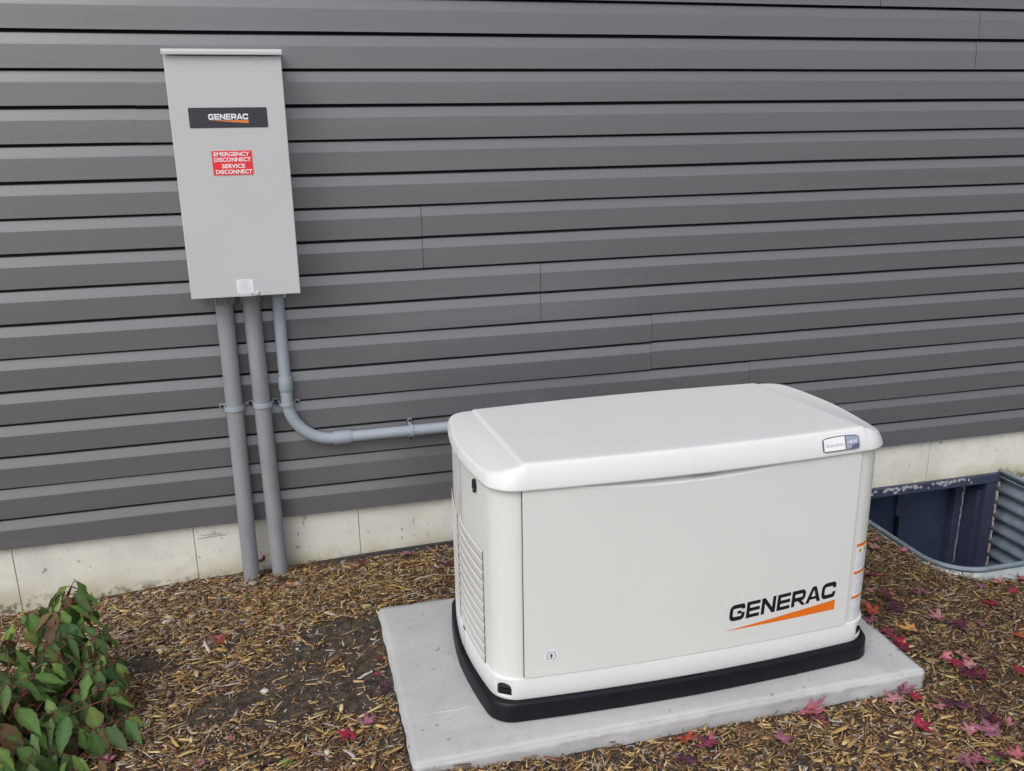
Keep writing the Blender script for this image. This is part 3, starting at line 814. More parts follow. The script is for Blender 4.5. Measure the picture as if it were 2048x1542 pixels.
# frame plate with real thickness
n = 14; V = []
for i in range(n+1):
    u = i/n; q = .10*math.sin(math.pi*u); e = .10 if i in (0, n) else 0
    for (vv, off) in ((0+e, -.003), (0+e, 0), (1+q-e, 0), (1+q-e, -.003)): V.append(on_badge(u, vv, off))
F = []
for i in range(n):
    for k in range(3): F.append((4*i+k, 4*i+4+k, 4*i+5+k, 4*i+1+k))
F += [(0, 1, 2, 3), tuple(4*n+k for k in (3, 2, 1, 0))]
bd = mk('model_badge', V, F, mat('badge_frame', (.13, .14, .20), .35), gen)
g = MB(); g.add(*grid(.025, .60, .07, .93, .0006, bow=.10)); g.obj('badge_panel', M['white'], bd)
g = MB(); g.add(*grid(.63, .975, .09, .93, .0006, bow=.10)); g.obj('badge_panel', mat('badge_blue', (.30, .34, .46), .35), bd)
g = MB(); g.add(*bpoly([(.76, .10), (.97, .10), (.97, .42), (.80, .34)], .0010)); g.obj('badge_swoosh', mat('badge_dark', (.10, .11, .20), .35), bd)
text_on([('Guardian', .07, .55, .36, .62, .006, 1.15)], lambda x, z: on_badge(x, z, .0012), 'badge_lettering', M['greyink'], bd)
text_on([('14kW', .67, .93, .44, .70, .012, 1)], lambda x, z: on_badge(x, z, .0016), 'badge_rating', M['white'], bd)

# ------------------------------------------------------------------ transfer switch box
sw = empty('transfer_switch', (-.135, -.02, .873))
tag(sw, 'light grey electrical switch box mounted high on the grey siding', 'switch box')
so2 = -Vector(sw.location)
FYB = -.172
MB().box(-.3085, .0405, -.150, -.021, .876, 1.640).obj('enclosure', M['box'], sw, bevel=.002, loc=so2)
MB().box(-.3090, .0410, FYB, -.1502, .873, 1.6265).obj('cover', M['box'], sw, bevel=.0025, loc=so2)
# rain lip over the cover
V = []; L = [(-.021, 1.6402), (-.021, 1.646), (-.176, 1.646), (-.1845, 1.643), (-.1865, 1.637), (-.1865, 1.6285), (-.1835, 1.6285), (-.1835, 1.636), (-.177, 1.6402)]
m_ = len(L); V = [(-.3125, y, z) for y, z in L]+[(.0445, y, z) for y, z in L]
F = [(i, (i+1) % m_, (i+1) % m_+m_, i+m_) for i in range(m_)]+[tuple(range(m_))[::-1], tuple(range(m_, 2*m_))]
mk('rain_hood', V, F, M['box'], sw, bevel=.001, loc=so2)
def rrect(x0, x1, z0, z1, r, y, n=5):
    P = []
    for cx, cz, a0 in ((x1-r, z1-r, 0), (x0+r, z1-r, 90), (x0+r, z0+r, 180), (x1-r, z0+r, 270)):
        for i in range(n+1):
            a = math.radians(a0+90*i/n); P.append((cx+r*math.cos(a), y, cz+r*math.sin(a)))
    return P
def sticker(name, x0, x1, z0, z1, r, y, m, parent, th=.0008):
    P = rrect(x0, x1, z0, z1, r, y); n = len(P); Q = [(a, y+th*.9, c) for a, b, c in P]
    return mk(name, P+Q, [tuple(range(n))[::-1]]+[(i, (i+1) % n, (i+1) % n+n, i+n) for i in range(n)], m, parent, loc=(so2 if parent is sw else None))
np_ = sticker('nameplate', -.2535, -.0165, 1.4125, 1.4735, .004, FYB-.001, M['plate'], sw)
PX0, PX1, PZ = -.1955, -.0755, 1.4370
decal(wm, lambda u, v: (PX0+(PX1-PX0)*u/WW, FYB-.0016, PZ+.0175*v), 'nameplate_lettering', M['white'], np_)
g = MB(); g.add([(-.193, FYB-.0016, 1.4350), (-.075, FYB-.0016, 1.4255), (-.075, FYB-.0016, 1.4350)], [(0, 1, 2)]); g.obj('nameplate_swoosh', M['orange2'], np_)
text_on([('A0000518', -.036, -.020, 1.4148, 1.4175)], lambda x, z: (x, FYB-.0016, z), 'nameplate_code', M['greyink'], np_) if False else None
rs = sticker('disconnect_sticker', -.1985, -.0735, 1.2660, 1.3435, .003, FYB-.001, M['pink'], sw)
rr = sticker('sticker_field', -.1970, -.0750, 1.2675, 1.3420, .002, FYB-.0014, M['red'], rs, .0004)
X = lambda x, z: (x, FYB-.0019, z)
text_on([('EMERGENCY', -.1915, -.0820, 1.3255, 1.3385, .025), ('DISCONNECT', -.1915, -.0790, 1.3085, 1.3215, .025),
         ('SERVICE', -.1700, -.0985, 1.2885, 1.3015, .025), ('DISCONNECT', -.1895, -.0780, 1.2710, 1.2840, .025)], X, 'sticker_lettering', M['white'], rs)
ws = sticker('inspection_label', -.1625, -.1095, .8850, .9300, .001, FYB-.001, M['offwhite'], sw)
g = MB(); rnd = random.Random(4)
for i in range(11):
    z = .926-i*.0036; h = rnd.uniform(.010, .022); g.add([(-.136-h, FYB-.0014, z), (-.136+h, FYB-.0014, z), (-.136+h, FYB-.0014, z-.0011), (-.136-h, FYB-.0014, z-.0011)], [(0, 1, 2, 3)])
g.obj('label_text', M['palegrey'], ws)
MB().box(-.1545, -.1165, -.1755, -.168, .8735, .8835).obj('hasp', M['box'], sw, bevel=.001, loc=so2)
MB().tube([(-.099, FYB+.001, .8825), (-.099, FYB-.004, .8825), (-.099, FYB-.007, .8825)], [.007, .007, .005], 16).obj('cover_screw', M['box'], sw, smooth=True, loc=so2)

# ------------------------------------------------------------------ conduits
def strap(parent, cx, cz, r, off, wall_y, cy, wd=.018, horiz=False, screws=True, m='pvc_new', double=False):
    """U strap over a pipe with an ear and screw on each side"""
    n = 14; V = []; F = []
    path = [(-r-.022, wall_y), (-r-.004, wall_y), (-r-.0015, wall_y-.003)]
    path += [(-(r+.002)*math.cos(t), cy-(r+.002)*math.sin(t)) for t in np.linspace(0, math.pi, n)]
    path += [(r+.0015, wall_y-.003), (r+.004, wall_y), (r+.022, wall_y)]
    th = .0022
    for i, (a, y) in enumerate(path):
        j0, j1 = max(0, i-1), min(len(path)-1, i+1); d = Vector((path[j1][0]-path[j0][0], path[j1][1]-path[j0][1])).normalized(); nn = Vector((d.y, -d.x))
        e = wd/2 if 1 < i < len(path)-2 else wd*.42
        for (k, s) in ((-e, 0), (e, 0), (e, 1), (-e, 1)):
            aa, yy = a+nn.x*th*s, y+nn.y*th*s
            V.append((cx+aa, yy, cz+k) if not horiz else (cx+k, yy, cz+aa))
    for i in range(len(path)-1):
        for k in range(4): F.append((4*i+k, 4*i+(k+1) % 4, 4*i+4+(k+1) % 4, 4*i+4+k))
    F += [(0, 1, 2, 3), tuple(4*(len(path)-1)+k for k in (3, 2, 1, 0))]
    o = mk('strap', V, F, M[m], parent, bevel=.0008, loc=off); fix_normals(o)
    for s in (-1, 1):
        ex = s*(r+.015)
        p = (cx+ex, wall_y-.0022, cz) if not horiz else (cx, wall_y-.0022, cz+ex)
        ring = MB().tube([p, (p[0], p[1]-.003, p[2])], .0085, 16); ring.obj('strap_ear', M[m], o, smooth=False, bevel=.0008)
        sc = MB().tube([(p[0], p[1]-.0025, p[2]), (p[0], p[1]-.0055, p[2]), (p[0], p[1]-.0070, p[2])], [.0056, .0056, .003], 12)
        sc.obj('screw', M['steel'] if (s > 0 and not horiz and cx < -.2) else M['ink'], o, smooth=False)
    return o
def conduit(label, x_top, x_bot, r, name='conduit'):
    t = empty(name, (x_bot, -.06, -.25)); off = -Vector(t.location); cy = -.058
    tag(t, label, 'conduit', 'grey pipes running from the switch box down the wall')
    P = [(x_top+(x_bot-x_top)*(1-q), cy, -.30+(.866+.30)*q) for q in np.linspace(0, 1, 12)]
    MB().tube(P, r, 32).obj('pipe', M['pvc_old'], t, smooth=True, loc=off).modifiers.new('es', 'EDGE_SPLIT').split_angle = 1
    return t, off, cy
c1, o1, cy = conduit('left of the two thick grey conduits running from the switch box into the mulch', -.2165, -.2225, .0295)
c2, o2, _ = conduit('thick grey conduit below the box, between the other thick pipe and the thin one', -.1270, -.1165, .0295)
def collar(parent, off, x, r, z0, z1, lug=True, yy=None, m='pvc_old'):
    yy = cy if yy is None else yy
    o = MB().tube([(x, yy, z0), (x, yy, z0+.002), (x, yy, z1-.004), (x, yy, z1)], [r+.004, r+.007, r+.007, r+.007], 32).obj('lock_collar', M[m], parent, loc=off); 
    o.data.polygons.foreach_set('use_smooth', [len(p.vertices) == 4 for p in o.data.polygons])
    if lug:
        for a in range(0, 360, 45):
            ca, sa = math.cos(math.radians(a+10)), math.sin(math.radians(a+10))
            q = MB().box(-.004, .004, -.005, .006, z0, z1-.001).obj('collar_lug', M[m], o, bevel=.001)
            q.location = (x+(r+.008)*ca, yy+(r+.008)*sa, 0); q.rotation_euler.z = math.radians(a+100)
collar(c1, o1, -.2165, .0295, .836, .8745)
collar(c2, o2, -.1270, .0295, .834, .8745, lug=False)
WY = -.0225
strap(c1, -.2190, .459, .0300, o1, WY, cy); strap(c2, -.1213, .463, .0300, o2, WY, cy)
# thin conduit with elbow
c3 = empty('conduit', (-.035, -.05, .85)); o3 = -Vector(c3.location); y3 = -.0445
tag(c3, 'thin pale grey conduit bending in an elbow towards the generator', 'conduit', 'grey pipes running from the switch box down the wall')
r3 = .0211
X3t, X3 = -.0375, -.0365
pp = MB().tube([(X3t, y3, .872), (X3, y3, .52)], r3, 32); pp.obj('pipe', M['pvc_new'], c3, smooth=True, loc=o3)
ZH = .303; R = .158
arc = [(X3, y3, .53), (X3, y3, ZH+R)]+[(X3+R-R*math.cos(a), y3, ZH+R-R*math.sin(a)) for a in np.linspace(0, math.pi/2, 20)[1:]]+[(X3+R+.04, y3, ZH)]
MB().tube(arc, r3*1.03, 32).obj('elbow', M['pvc_new'], c3, smooth=True, loc=o3)
MB().tube([(X3, y3, .500), (X3, y3, .506), (X3, y3, .545), (X3, y3, .555)], [r3+.0015, r3+.0048, r3+.0048, r3+.0030], 32).obj('coupling', M['pvc_new'], c3, smooth=True, loc=o3)
hx = X3+R
MB().tube([(hx-.004, y3, ZH), (hx-.003, y3, ZH), (hx+.055, y3, ZH), (hx+.065, y3, ZH)], [r3+.002, r3+.005, r3+.005, r3+.001], 32).obj('coupling', M['pvc_new'], c3, smooth=True, loc=o3)
hp = [(hx+.02, y3, ZH), (.86, y3, ZH)]+[(.86+.09*math.sin(a), y3-.09+.09*math.cos(a), ZH) for a in np.linspace(0, math.pi/2, 8)[1:]]+[(.95, -.60, ZH)]
MB().tube(hp, r3, 32).obj('pipe', M['pvc_new'], c3, smooth=True, loc=o3)
collar(c3, o3, X3t, r3, .846, .8745, lug=False, yy=y3, m='pvc_new')
MB().box(-.0180, -.0085, -.079, -.068, .846, .868).obj('collar_lug', M['box'], c3, bevel=.001, loc=o3)
strap(c3, X3-.0005, .452, r3+.0008, o3, WY, y3, wd=.013)
strap(c3, .4065, ZH, r3, o3, WY+.001, y3, wd=.014, horiz=True)

# ------------------------------------------------------------------ wood chip mulch (uncountable)
SOIL = [(.10, -.66, .17, .08), (.02, -.74, .17, .08), (-.12, -.86, .12, .085), (.10, -.97, .11, .13), (-.02, -.95, .12, .10), (-.25, -.93, .11, .05), (-.50, -.66, .09, .05), (-.31, -.97, .08, .03), (-.12, -1.04, .10, .035),
        (.14, -.80, .07, .09), (-.55, -.60, .07, .04)]
def soilness(x, y):
    s = np.zeros_like(x)
    for cx, cy_, a, b in SOIL: s = np.maximum(s, 1.25-np.sqrt(((x-cx)/a)**2+((y-cy_)/b)**2)*1.0)
    return np.clip(s*2.2+.6*np.sin(x*37+y*11)*np.sin(y*41-x*9), 0, 1)
def chips(n, seed, lmin, lmax, wmin, wmax, lift, region, name=None):
    r = np.random.default_rng(seed)
    x = r.uniform(region[0], region[1], n); y = r.uniform(region[2], region[3], n)
    keep = ~((x > PAD[0]-.004) & (x < PAD[1]+.004) & (y > PAD[2]-.004) & (y < PAD[3]+.004)) & ~in_well(x, y, .030) & (y < -.012)
    keep &= r.random(n) > soilness(x, y)*.93
    keep &= ~((x > .45) & (x < 1.6) & (y > -.56) & (y < -.1) & (r.random(n) < .6))
    keep &= ~((x > .02) & (y > -.060)) & ~((y > -.02) & (r.random(n) < .5))
    x, y = x[keep], y[keep]; n = len(x)
    L = r.uniform(lmin, lmax, n)**1.0*r.choice([.55, .8, 1, 1.35], n, p=[.3, .35, .25, .1]); W = r.uniform(wmin, wmax, n); T = W*r.uniform(.2, .55, n)
    th = r.uniform(0, 2*np.pi, n); th = np.where(r.random(n) < .35, r.normal(.25, .45, n), th)
    pitch = r.normal(0, .20, n); roll = r.normal(0, .5, n)
    z = gz(x, y)+r.uniform(.0, lift, n)
    # pieces next to the slab or the pipes lie flat, never through them
    h = np.array([[-.5, -.42], [-.5, .30], [.5, .45], [.5, -.25], [0, -.5], [0, .5]])
    # 6-gon plan: tapered ends
    plan = np.array([[-.5, -.15], [-.28, -.5], [.30, -.45], [.5, .10], [.22, .5], [-.32, .42]])
    k = 6; px = plan[:, 0][None]*L[:, None]*(1+r.normal(0, .08, (n, k))); py = plan[:, 1][None]*W[:, None]*(1+r.normal(0, .25, (n, k)))
    bend = r.normal(0, .10, n)[:, None]*(px/L[:, None])**2*L[:, None]*2; py = py+bend
    pts = []
    for s in (1, -1):
        pz = s*T[:, None]/2+0*px
        cr, sr = np.cos(roll)[:, None], np.sin(roll)[:, None]; y1 = py*cr-pz*sr; z1 = py*sr+pz*cr
        cp, sp = np.cos(pitch)[:, None], np.sin(pitch)[:, None]; x1 = px*cp-z1*sp; z2 = px*sp+z1*cp
        ct, st_ = np.cos(th)[:, None], np.sin(th)[:, None]
        pts.append(np.stack([x[:, None]+x1*ct-y1*st_, y[:, None]+x1*st_+y1*ct, z[:, None]+z2], -1))
    P = np.concatenate(pts, 1)         # n,12,3
    # keep clear of slab sides
    mx0 = P[..., 0].max(1); mn0 = P[..., 0].min(1); mx1 = P[..., 1].max(1); mn1 = P[..., 1].min(1)
    hit = (mx0 > PAD[0]-.001) & (mn0 < PAD[1]+.001) & (mx1 > PAD[2]-.001) & (mn1 < PAD[3]+.001) & (r.random(n) > .05)
    hit |= (mx1 > -.003)
    P = P[~hit]; x = x[~hit]; y = y[~hit]; n = len(P)
    pal = np.array([[.44, .290, .125], [.36, .225, .090], [.54, .40, .20], [.22, .125, .062], [.125, .070, .042], [.21, .100, .055], [.31, .28, .26], [.46, .39, .31], [.070, .045, .032]])
    pr = np.array([.15, .15, .08, .16, .17, .09, .06, .05, .09])
    prl = np.array([.10, .10, .10, .14, .12, .14, .08, .17, .05])
    # towards the left the chips are greyer and pinker, right of the slab darker
    u = r.random(n); ci = np.searchsorted(np.cumsum(pr/pr.sum()), u); cl = np.searchsorted(np.cumsum(prl/prl.sum()), u)
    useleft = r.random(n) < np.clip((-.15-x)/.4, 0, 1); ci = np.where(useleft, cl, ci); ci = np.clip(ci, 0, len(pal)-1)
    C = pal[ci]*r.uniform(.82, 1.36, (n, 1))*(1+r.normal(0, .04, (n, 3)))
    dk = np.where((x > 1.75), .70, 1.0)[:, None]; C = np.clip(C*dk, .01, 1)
    return P, C
def chip_object(name, sets, label, cat):
    P = np.concatenate([a for a, _ in sets]); C = np.concatenate([c for _, c in sets]); n = len(P); k = 6
    V = P.reshape(-1, 3).astype(np.float32)
    base = (np.arange(n)*12)[:, None]
    top = base+np.arange(6)[None]
    sides = np.stack([base+np.array([[i, i+6, (i+1) % 6+6, (i+1) % 6]]) for i in range(6)], 1).reshape(-1, 4)
    loops = np.concatenate([top.reshape(-1), sides.reshape(-1)]); 
    starts = np.concatenate([np.arange(n)*6, n*6+np.arange(len(sides))*4])
    me = bpy.data.meshes.new(name); me.vertices.add(len(V)); me.vertices.foreach_set('co', V.ravel())
    me.loops.add(len(loops)); me.loops.foreach_set('vertex_index', loops.astype(np.int32))
    me.polygons.add(len(starts)); me.polygons.foreach_set('loop_start', starts.astype(np.int32))
    me.update(calc_edges=True)
    ca = me.color_attributes.new('Col', 'FLOAT_COLOR', 'POINT'); cc = np.ones((n, 12, 4), np.float32); cc[:, :, :3] = C[:, None, :]
    ca.data.foreach_set('color', cc.ravel()); me.materials.append(M['mulch'])
    o = link(name, me); tag(o, label, cat, kind='stuff'); return o
R1 = (-2.2, 3.6, -2.0, -.01)
sets = [chips(92000, 1, .012, .034, .0020, .0056, .008, R1), chips(71000, 2, .018, .050, .0016, .0046, .018, R1),
        chips(4100, 3, .030, .060, .005, .010, .018, R1), chips(18000, 6, .006, .014, .003, .006, .010, R1)]
def big(n, seed, region):
    return chips(n, seed, .03, .06, .009, .014, .02, region)
sets.append(big(260, 21, (-1.0, .2, -1.35, -.1)))
sets.append(chips(900, 31, .030, .058, .005, .0105, .022, (-.9, 2.4, -1.95, -1.02)))
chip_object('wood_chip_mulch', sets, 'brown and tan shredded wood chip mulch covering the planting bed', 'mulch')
# crumbs on the bare soil
def crumbs():
    r = np.random.default_rng(12); n = 1500; x = r.uniform(-.65, .2, n); y = r.uniform(-1.1, -.5, n); s = r.uniform(.0012, .0042, n)*np.where(r.random(n) < .07, 1.7, 1)
    V = []; F = []
    z = gz(x, y)+.0015
    for i in range(n):
        b = len(V); a = r.uniform(0, 6.28)
        for t in range(5): V.append((x[i]+s[i]*math.cos(a+t*1.2566)*r.uniform(.6, 1.1), y[i]+s[i]*math.sin(a+t*1.2566)*r.uniform(.6, 1.1), z[i]))
        V.append((x[i], y[i], z[i]+s[i]*.8)); F += [(b+t, b+(t+1) % 5, b+5) for t in range(5)]
    C = np.where(r.random((n, 1)) < .25, np.array([[.36, .32, .26]]), np.array([[.11, .085, .06]])) * r.uniform(.7, 1.2, (n, 1))
    o = mk('soil_crumbs', V, F, M['mulch']); ca = o.data.color_attributes.new('Col', 'FLOAT_COLOR', 'POINT'); cc = np.ones((n, 6, 4), np.float32); cc[:, :, :3] = C[:, None, :]
    ca.data.foreach_set('color', cc.ravel()); tag(o, 'small dark clods and pale grit scattered on the bare soil patch', 'soil crumbs', kind='stuff')
crumbs()

# ------------------------------------------------------------------ fallen leaves
def leaf_mat(name, c, c2): return mat(name, c, .5, c2=c2, nscale=28, detail=3, bump=.3, bscale=90)
LM = {'mauve': leaf_mat('leaf_mauve', (.30, .115, .165), (.20, .055, .11)), 'pink': leaf_mat('leaf_pink', (.40, .13, .14), (.27, .055, .10)),
      'crimson': leaf_mat('leaf_crimson', (.32, .012, .045), (.20, .008, .035)), 'purple': leaf_mat('leaf_purple', (.055, .012, .035), (.10, .02, .05)),
      'orange': leaf_mat('leaf_orange', (.42, .10, .035), (.27, .03, .025)), 'yellow': leaf_mat('leaf_yellow', (.50, .30, .11), (.42, .16, .06)),
      'maroon': leaf_mat('leaf_maroon', (.12, .012, .035), (.07, .01, .03)), 'pale': leaf_mat('leaf_pale', (.42, .20, .20), (.30, .10, .13)),
      'magenta': leaf_mat('leaf_magenta', (.30, .045, .10), (.18, .025, .07)), 'green': leaf_mat('leaf_green', (.12, .22, .05), (.09, .15, .04))}
def maple_outline(rnd):
    lobes = [(90, 1.0), (38, .92), (142, .92), (-18, .58), (198, .58)]
    pts = []
    order = sorted(lobes, key=lambda t: -t[0])     # 198,142,90,38,-18
    P = [(-96, .14)]
    prev = None
    for i, (a, l) in enumerate(order):
        l *= rnd.uniform(.85, 1.1)
        P += [(a+17, l*.50), (a+12, l*.76), (a+7, l*.66), (a, l), (a-7, l*.66), (a-12, l*.76), (a-17, l*.50)]
        if i < 4: P.append(((a+order[i+1][0])/2, .33*rnd.uniform(.8, 1.1)))
    P += [(-84, .14)]
    return [(r*math.cos(math.radians(t)), r*math.sin(math.radians(t))) for t, r in P]
def maple_leaf(u, v, size, colr, label, z=None, rot=None, tilt=(0, 0), curl=.42, lift=.020, y=None):
    rnd = random.Random(int(u*7+v*13)); 
    p = at(u, v, z=-.165 if z is None else z)
    for _ in range(4):
        zz = float(gz(p.x, p.y)) if z is None else z; p = at(u, v, z=zz+lift)
    if y is not None: p = at(u, v, y=y)
    O = maple_outline(rnd); n = len(O); s = size*1.5
    V = [(0, 0, 0)]; fold = rnd.uniform(-.3, .4)
    def zf(x, y_): return curl*(x*x*.9+(y_-.1)**2*.5)+.10*math.sin(3*x+2*y_+u)+fold*.25*abs(x)
    for ring in (.5, 1.0):
        for x, y_ in O: V.append((x*ring, y_*ring, zf(x*ring, y_*ring)+(.04*math.sin(5*math.atan2(y_, x)+v) if ring == 1 else 0)))
    V = [(a*s, b*s, c*s) for a, b, c in V]
    F = [(0, 1+i, 1+(i+1) % n) for i in range(n)]+[(1+i, 1+n+i, 1+n+(i+1) % n, 1+(i+1) % n) for i in range(n)]
    # stalk
    m = MB(); m.add(V, F); o = m.obj('maple_leaf', LM[colr], smooth=True); sld = o.modifiers.new('s', 'SOLIDIFY'); sld.thickness = .0005
    ps = MB().tube([(0, -.05*s, 0), (.04*s, -.5*s, .03*s), (.12*s, -.85*s, .02*s)], [.0009, .0007, .0006], 5).obj('leaf_stalk', M['stem'], o, smooth=True)
    o.location = p+Vector((0, 0, .002)); o.rotation_euler = (math.radians(tilt[0]+rnd.uniform(-14, 14)), math.radians(tilt[1]+rnd.uniform(-14, 14)), math.radians(rot if rot is not None else rnd.uniform(0, 360)))
    tag(o, label, 'fallen leaf', 'maple leaves fallen on the mulch'); return o
LEAVES = [
 (530, 1122, .034, 'orange', 'orange-red leaf caught upright between the two thick conduits at the wall', dict(tilt=(60, 0), lift=.035, curl=.1)),
 (338, 1180, .028, 'mauve', 'mauve leaf against the foundation, left of the conduits', {}),
 (428, 1276, .028, 'pink', 'pink leaf overlapping an orange one on the mulch left of the bare soil', {}),
 (442, 1287, .026, 'orange', 'small orange-red leaf under the edge of a pink one, left of the bare soil', dict(lift=.008)),
 (700, 1470, .033, 'crimson', 'bright crimson leaf at the bottom, left of the slab corner', {}),
 (735, 1447, .026, 'mauve', 'crumpled mauve leaf beside the crimson one left of the slab', dict(curl=.8)),
 (752, 1350, .017, 'magenta', 'small magenta leaf on bare soil near the left slab edge', dict(curl=.8)),
 (764, 1378, .022, 'purple', 'curled dark purple leaf close to the left slab edge', dict(curl=1.0)),
 (762, 1318, .017, 'maroon', 'tiny maroon leaf on the clump of chips touching the left slab edge', dict(curl=.8)),
 (812, 1110, .024, 'mauve', 'mauve leaf near the black pipe at the wall, behind the slab', {}),
 (722, 1126, .018, 'maroon', 'small maroon leaf near the wall below the foundation joint', {}),
 (898, 1128, .024, 'maroon', 'dark maroon leaf half hidden behind the left rear edge of the generator', {}),
 (802, 1202, .018, 'maroon', 'dark red scrap of leaf at the rear left slab corner', {}),
 (1368, 1472, .036, 'orange', 'vivid orange-red leaf in front of the slab', dict(tilt=(20, 0))),
 (1364, 1520, .037, 'purple', 'dark purple leaf just below the vivid orange-red one', {}),
 (1424, 1487, .034, 'magenta', 'magenta-pink leaf right of the vivid orange-red one', {}),
 (1560, 1482, .034, 'mauve', 'mauve leaf with a sharp lobe, below the large pink leaf at the slab front', {}),
 (1618, 1418, .044, 'pink', 'large pink leaf leaning on the front face of the slab', dict(tilt=(35, 0), lift=.025, rot=200)),
 (1632, 1442, .030, 'magenta', 'magenta leaf tucked under the large pink one at the slab front', dict(lift=.006)),
 (1802, 1380, .030, 'mauve', 'mauve leaf under the front right corner of the slab', {}),
 (1792, 1403, .030, 'pale', 'pale pink leaf just below the front right corner of the slab', {}),
 (1824, 1392, .022, 'crimson', 'small crimson leaf beside the mauve one near the front right slab corner', {}),
 (1836, 1455, .033, 'crimson', 'folded crimson leaf in the mulch midway to the bottom right', dict(curl=.7)),
 (1898, 1405, .050, 'purple', 'large dark purple leaf right of the slab corner', {}),
 (1876, 1412, .020, 'pale', 'little pale leaf tip beside the large dark purple leaf', {}),
 (1988, 1466, .044, 'mauve', 'largest mauve leaf, near the bottom right corner', {}),
 (1942, 1464, .028, 'pale', 'pale pink leaf left of the largest mauve one', {}),
 (2015, 1446, .024, 'pale', 'pale leaf above right of the largest mauve one', {}),
 (1966, 1517, .034, 'pink', 'salmon pink leaf at the bottom edge left of the green seedling', {}),
 (1926, 1517, .034, 'mauve', 'mauve leaf at the bottom edge left of the salmon pink one', {}),
 (2036, 1512, .030, 'pink', 'pink leaf cut by the right edge near the bottom corner', {}),
 (1996, 1442, .020, 'maroon', 'dark maroon leaf lying across a long chip above the largest mauve leaf', {}),
 (1975, 1436, .028, 'purple', 'narrow dark purple leaf between the purple and mauve ones at lower right', dict(curl=.9)),
 (1888, 1312, .024, 'pink', 'small pink-red leaf, leftmost of the cluster right of the slab', {}),
 (1922, 1308, .026, 'pale', 'pale pink leaf at the top of the cluster right of the slab', {}),
 (1942, 1334, .026, 'pale', 'pale pink leaf at the right end of the cluster right of the slab', {}),
 (1928, 1342, .036, 'maroon', 'dark maroon leaf at the bottom of the cluster right of the slab', {}),
 (1905, 1325, .026, 'crimson', 'crimson leaf in the middle of the cluster right of the slab', {}),
 (1968, 1352, .030, 'maroon', 'long maroon leaf trailing right from the cluster beside the slab', dict(curl=.8)),
 (1850, 1190, .034, 'mauve', 'crumpled mauve leaf on the mulch midway between generator and window well', dict(curl=.9)),
 (1753, 1150, .030, 'crimson', 'bright crimson leaf close to the right side of the generator', dict(curl=.2)),
 (1778, 1192, .036, 'maroon', 'maroon leaf below the bright crimson one beside the generator', {}),
 (1784, 1216, .034, 'purple', 'dark purple leaf below the maroon one beside the generator', {}),
 (1746, 1226, .032, 'orange', 'orange leaf against the right rear edge of the slab', {}),
 (1743, 1244, .034, 'mauve', 'mauve leaf lying at the right slab edge below the orange one', {}),
 (1766, 1264, .034, 'magenta', 'magenta leaf in the row along the right slab edge', {}),
 (1794, 1286, .034, 'crimson', 'deep crimson leaf midway down the right slab edge', {}),
 (1782, 1272, .028, 'pink', 'pink leaf between the magenta and crimson ones on the right slab edge', {}),
 (1806, 1300, .030, 'maroon', 'maroon leaf lowest in the row along the right slab edge', {}),
 (1825, 1258, .032, 'yellow', 'yellow-orange leaf right of the slab', dict(rot=60)),
 (1878, 1236, .034, 'pale', 'pale pink leaf with pointed lobes right of the yellow-orange one', {}),
 (1912, 1248, .036, 'maroon', 'dark maroon leaf right of the pale pointed one', {}),
 (1964, 1252, .016, 'mauve', 'tiny violet leaf scrap on the dark mulch at right', {}),
 (1990, 1208, .032, 'crimson', 'crimson-pink leaf on the mulch below the window well', {}),
 (2036, 1273, .034, 'orange', 'red-orange leaf at the right edge of the photo', {}),
 (1810, 1103, .022, 'pink', 'pink folded leaf touching the slanting rim of the window well', dict(curl=.8)),
 (1752, 1096, .026, 'pale', 'dusty pale leaf between generator and window well rim', dict(curl=.6)),
 (1748, 1080, .022, 'mauve', 'dusty mauve leaf nearest the hidden end of the well rim', dict(curl=.6)),
 (1736, 1180, .020, 'pale', 'pale pink scrap peeking out beside the warning label', {}),
 (1958, 1172, .026, 'mauve', 'mauve-grey leaf lying under the front of the window well rim', {}),
 (2040, 1156, .032, 'pink', 'pink leaf at the right edge under the window well rim', {}),
 (2030, 1185, .026, 'crimson', 'crimson leaf below the pink one at the right edge', {}),
 (1995, 1166, .026, 'pale', 'pale pink leaf between the mauve-grey and the right-edge pink one', {}),
 (2043, 1345, .026, 'crimson', 'crimson leaf at the right edge level with the slab corner', {}),
 (2005, 1512, .024, 'purple', 'small purple leaf behind the green seedling', {}),
 (395, 1533, .024, 'mauve', 'violet-grey leaf at the bottom edge right of the shrub', dict(curl=.8)),
 (460, 1478, .013, 'pink', 'tiny pink leaf scrap in the mulch right of the shrub', {}),
 (210, 1520, .022, 'mauve', 'violet leaf at the foot of the shrub', dict(curl=.6)),
]
for u, v, s, c_, lab, kw in LEAVES: maple_leaf(u, v, s, c_, lab, **kw)

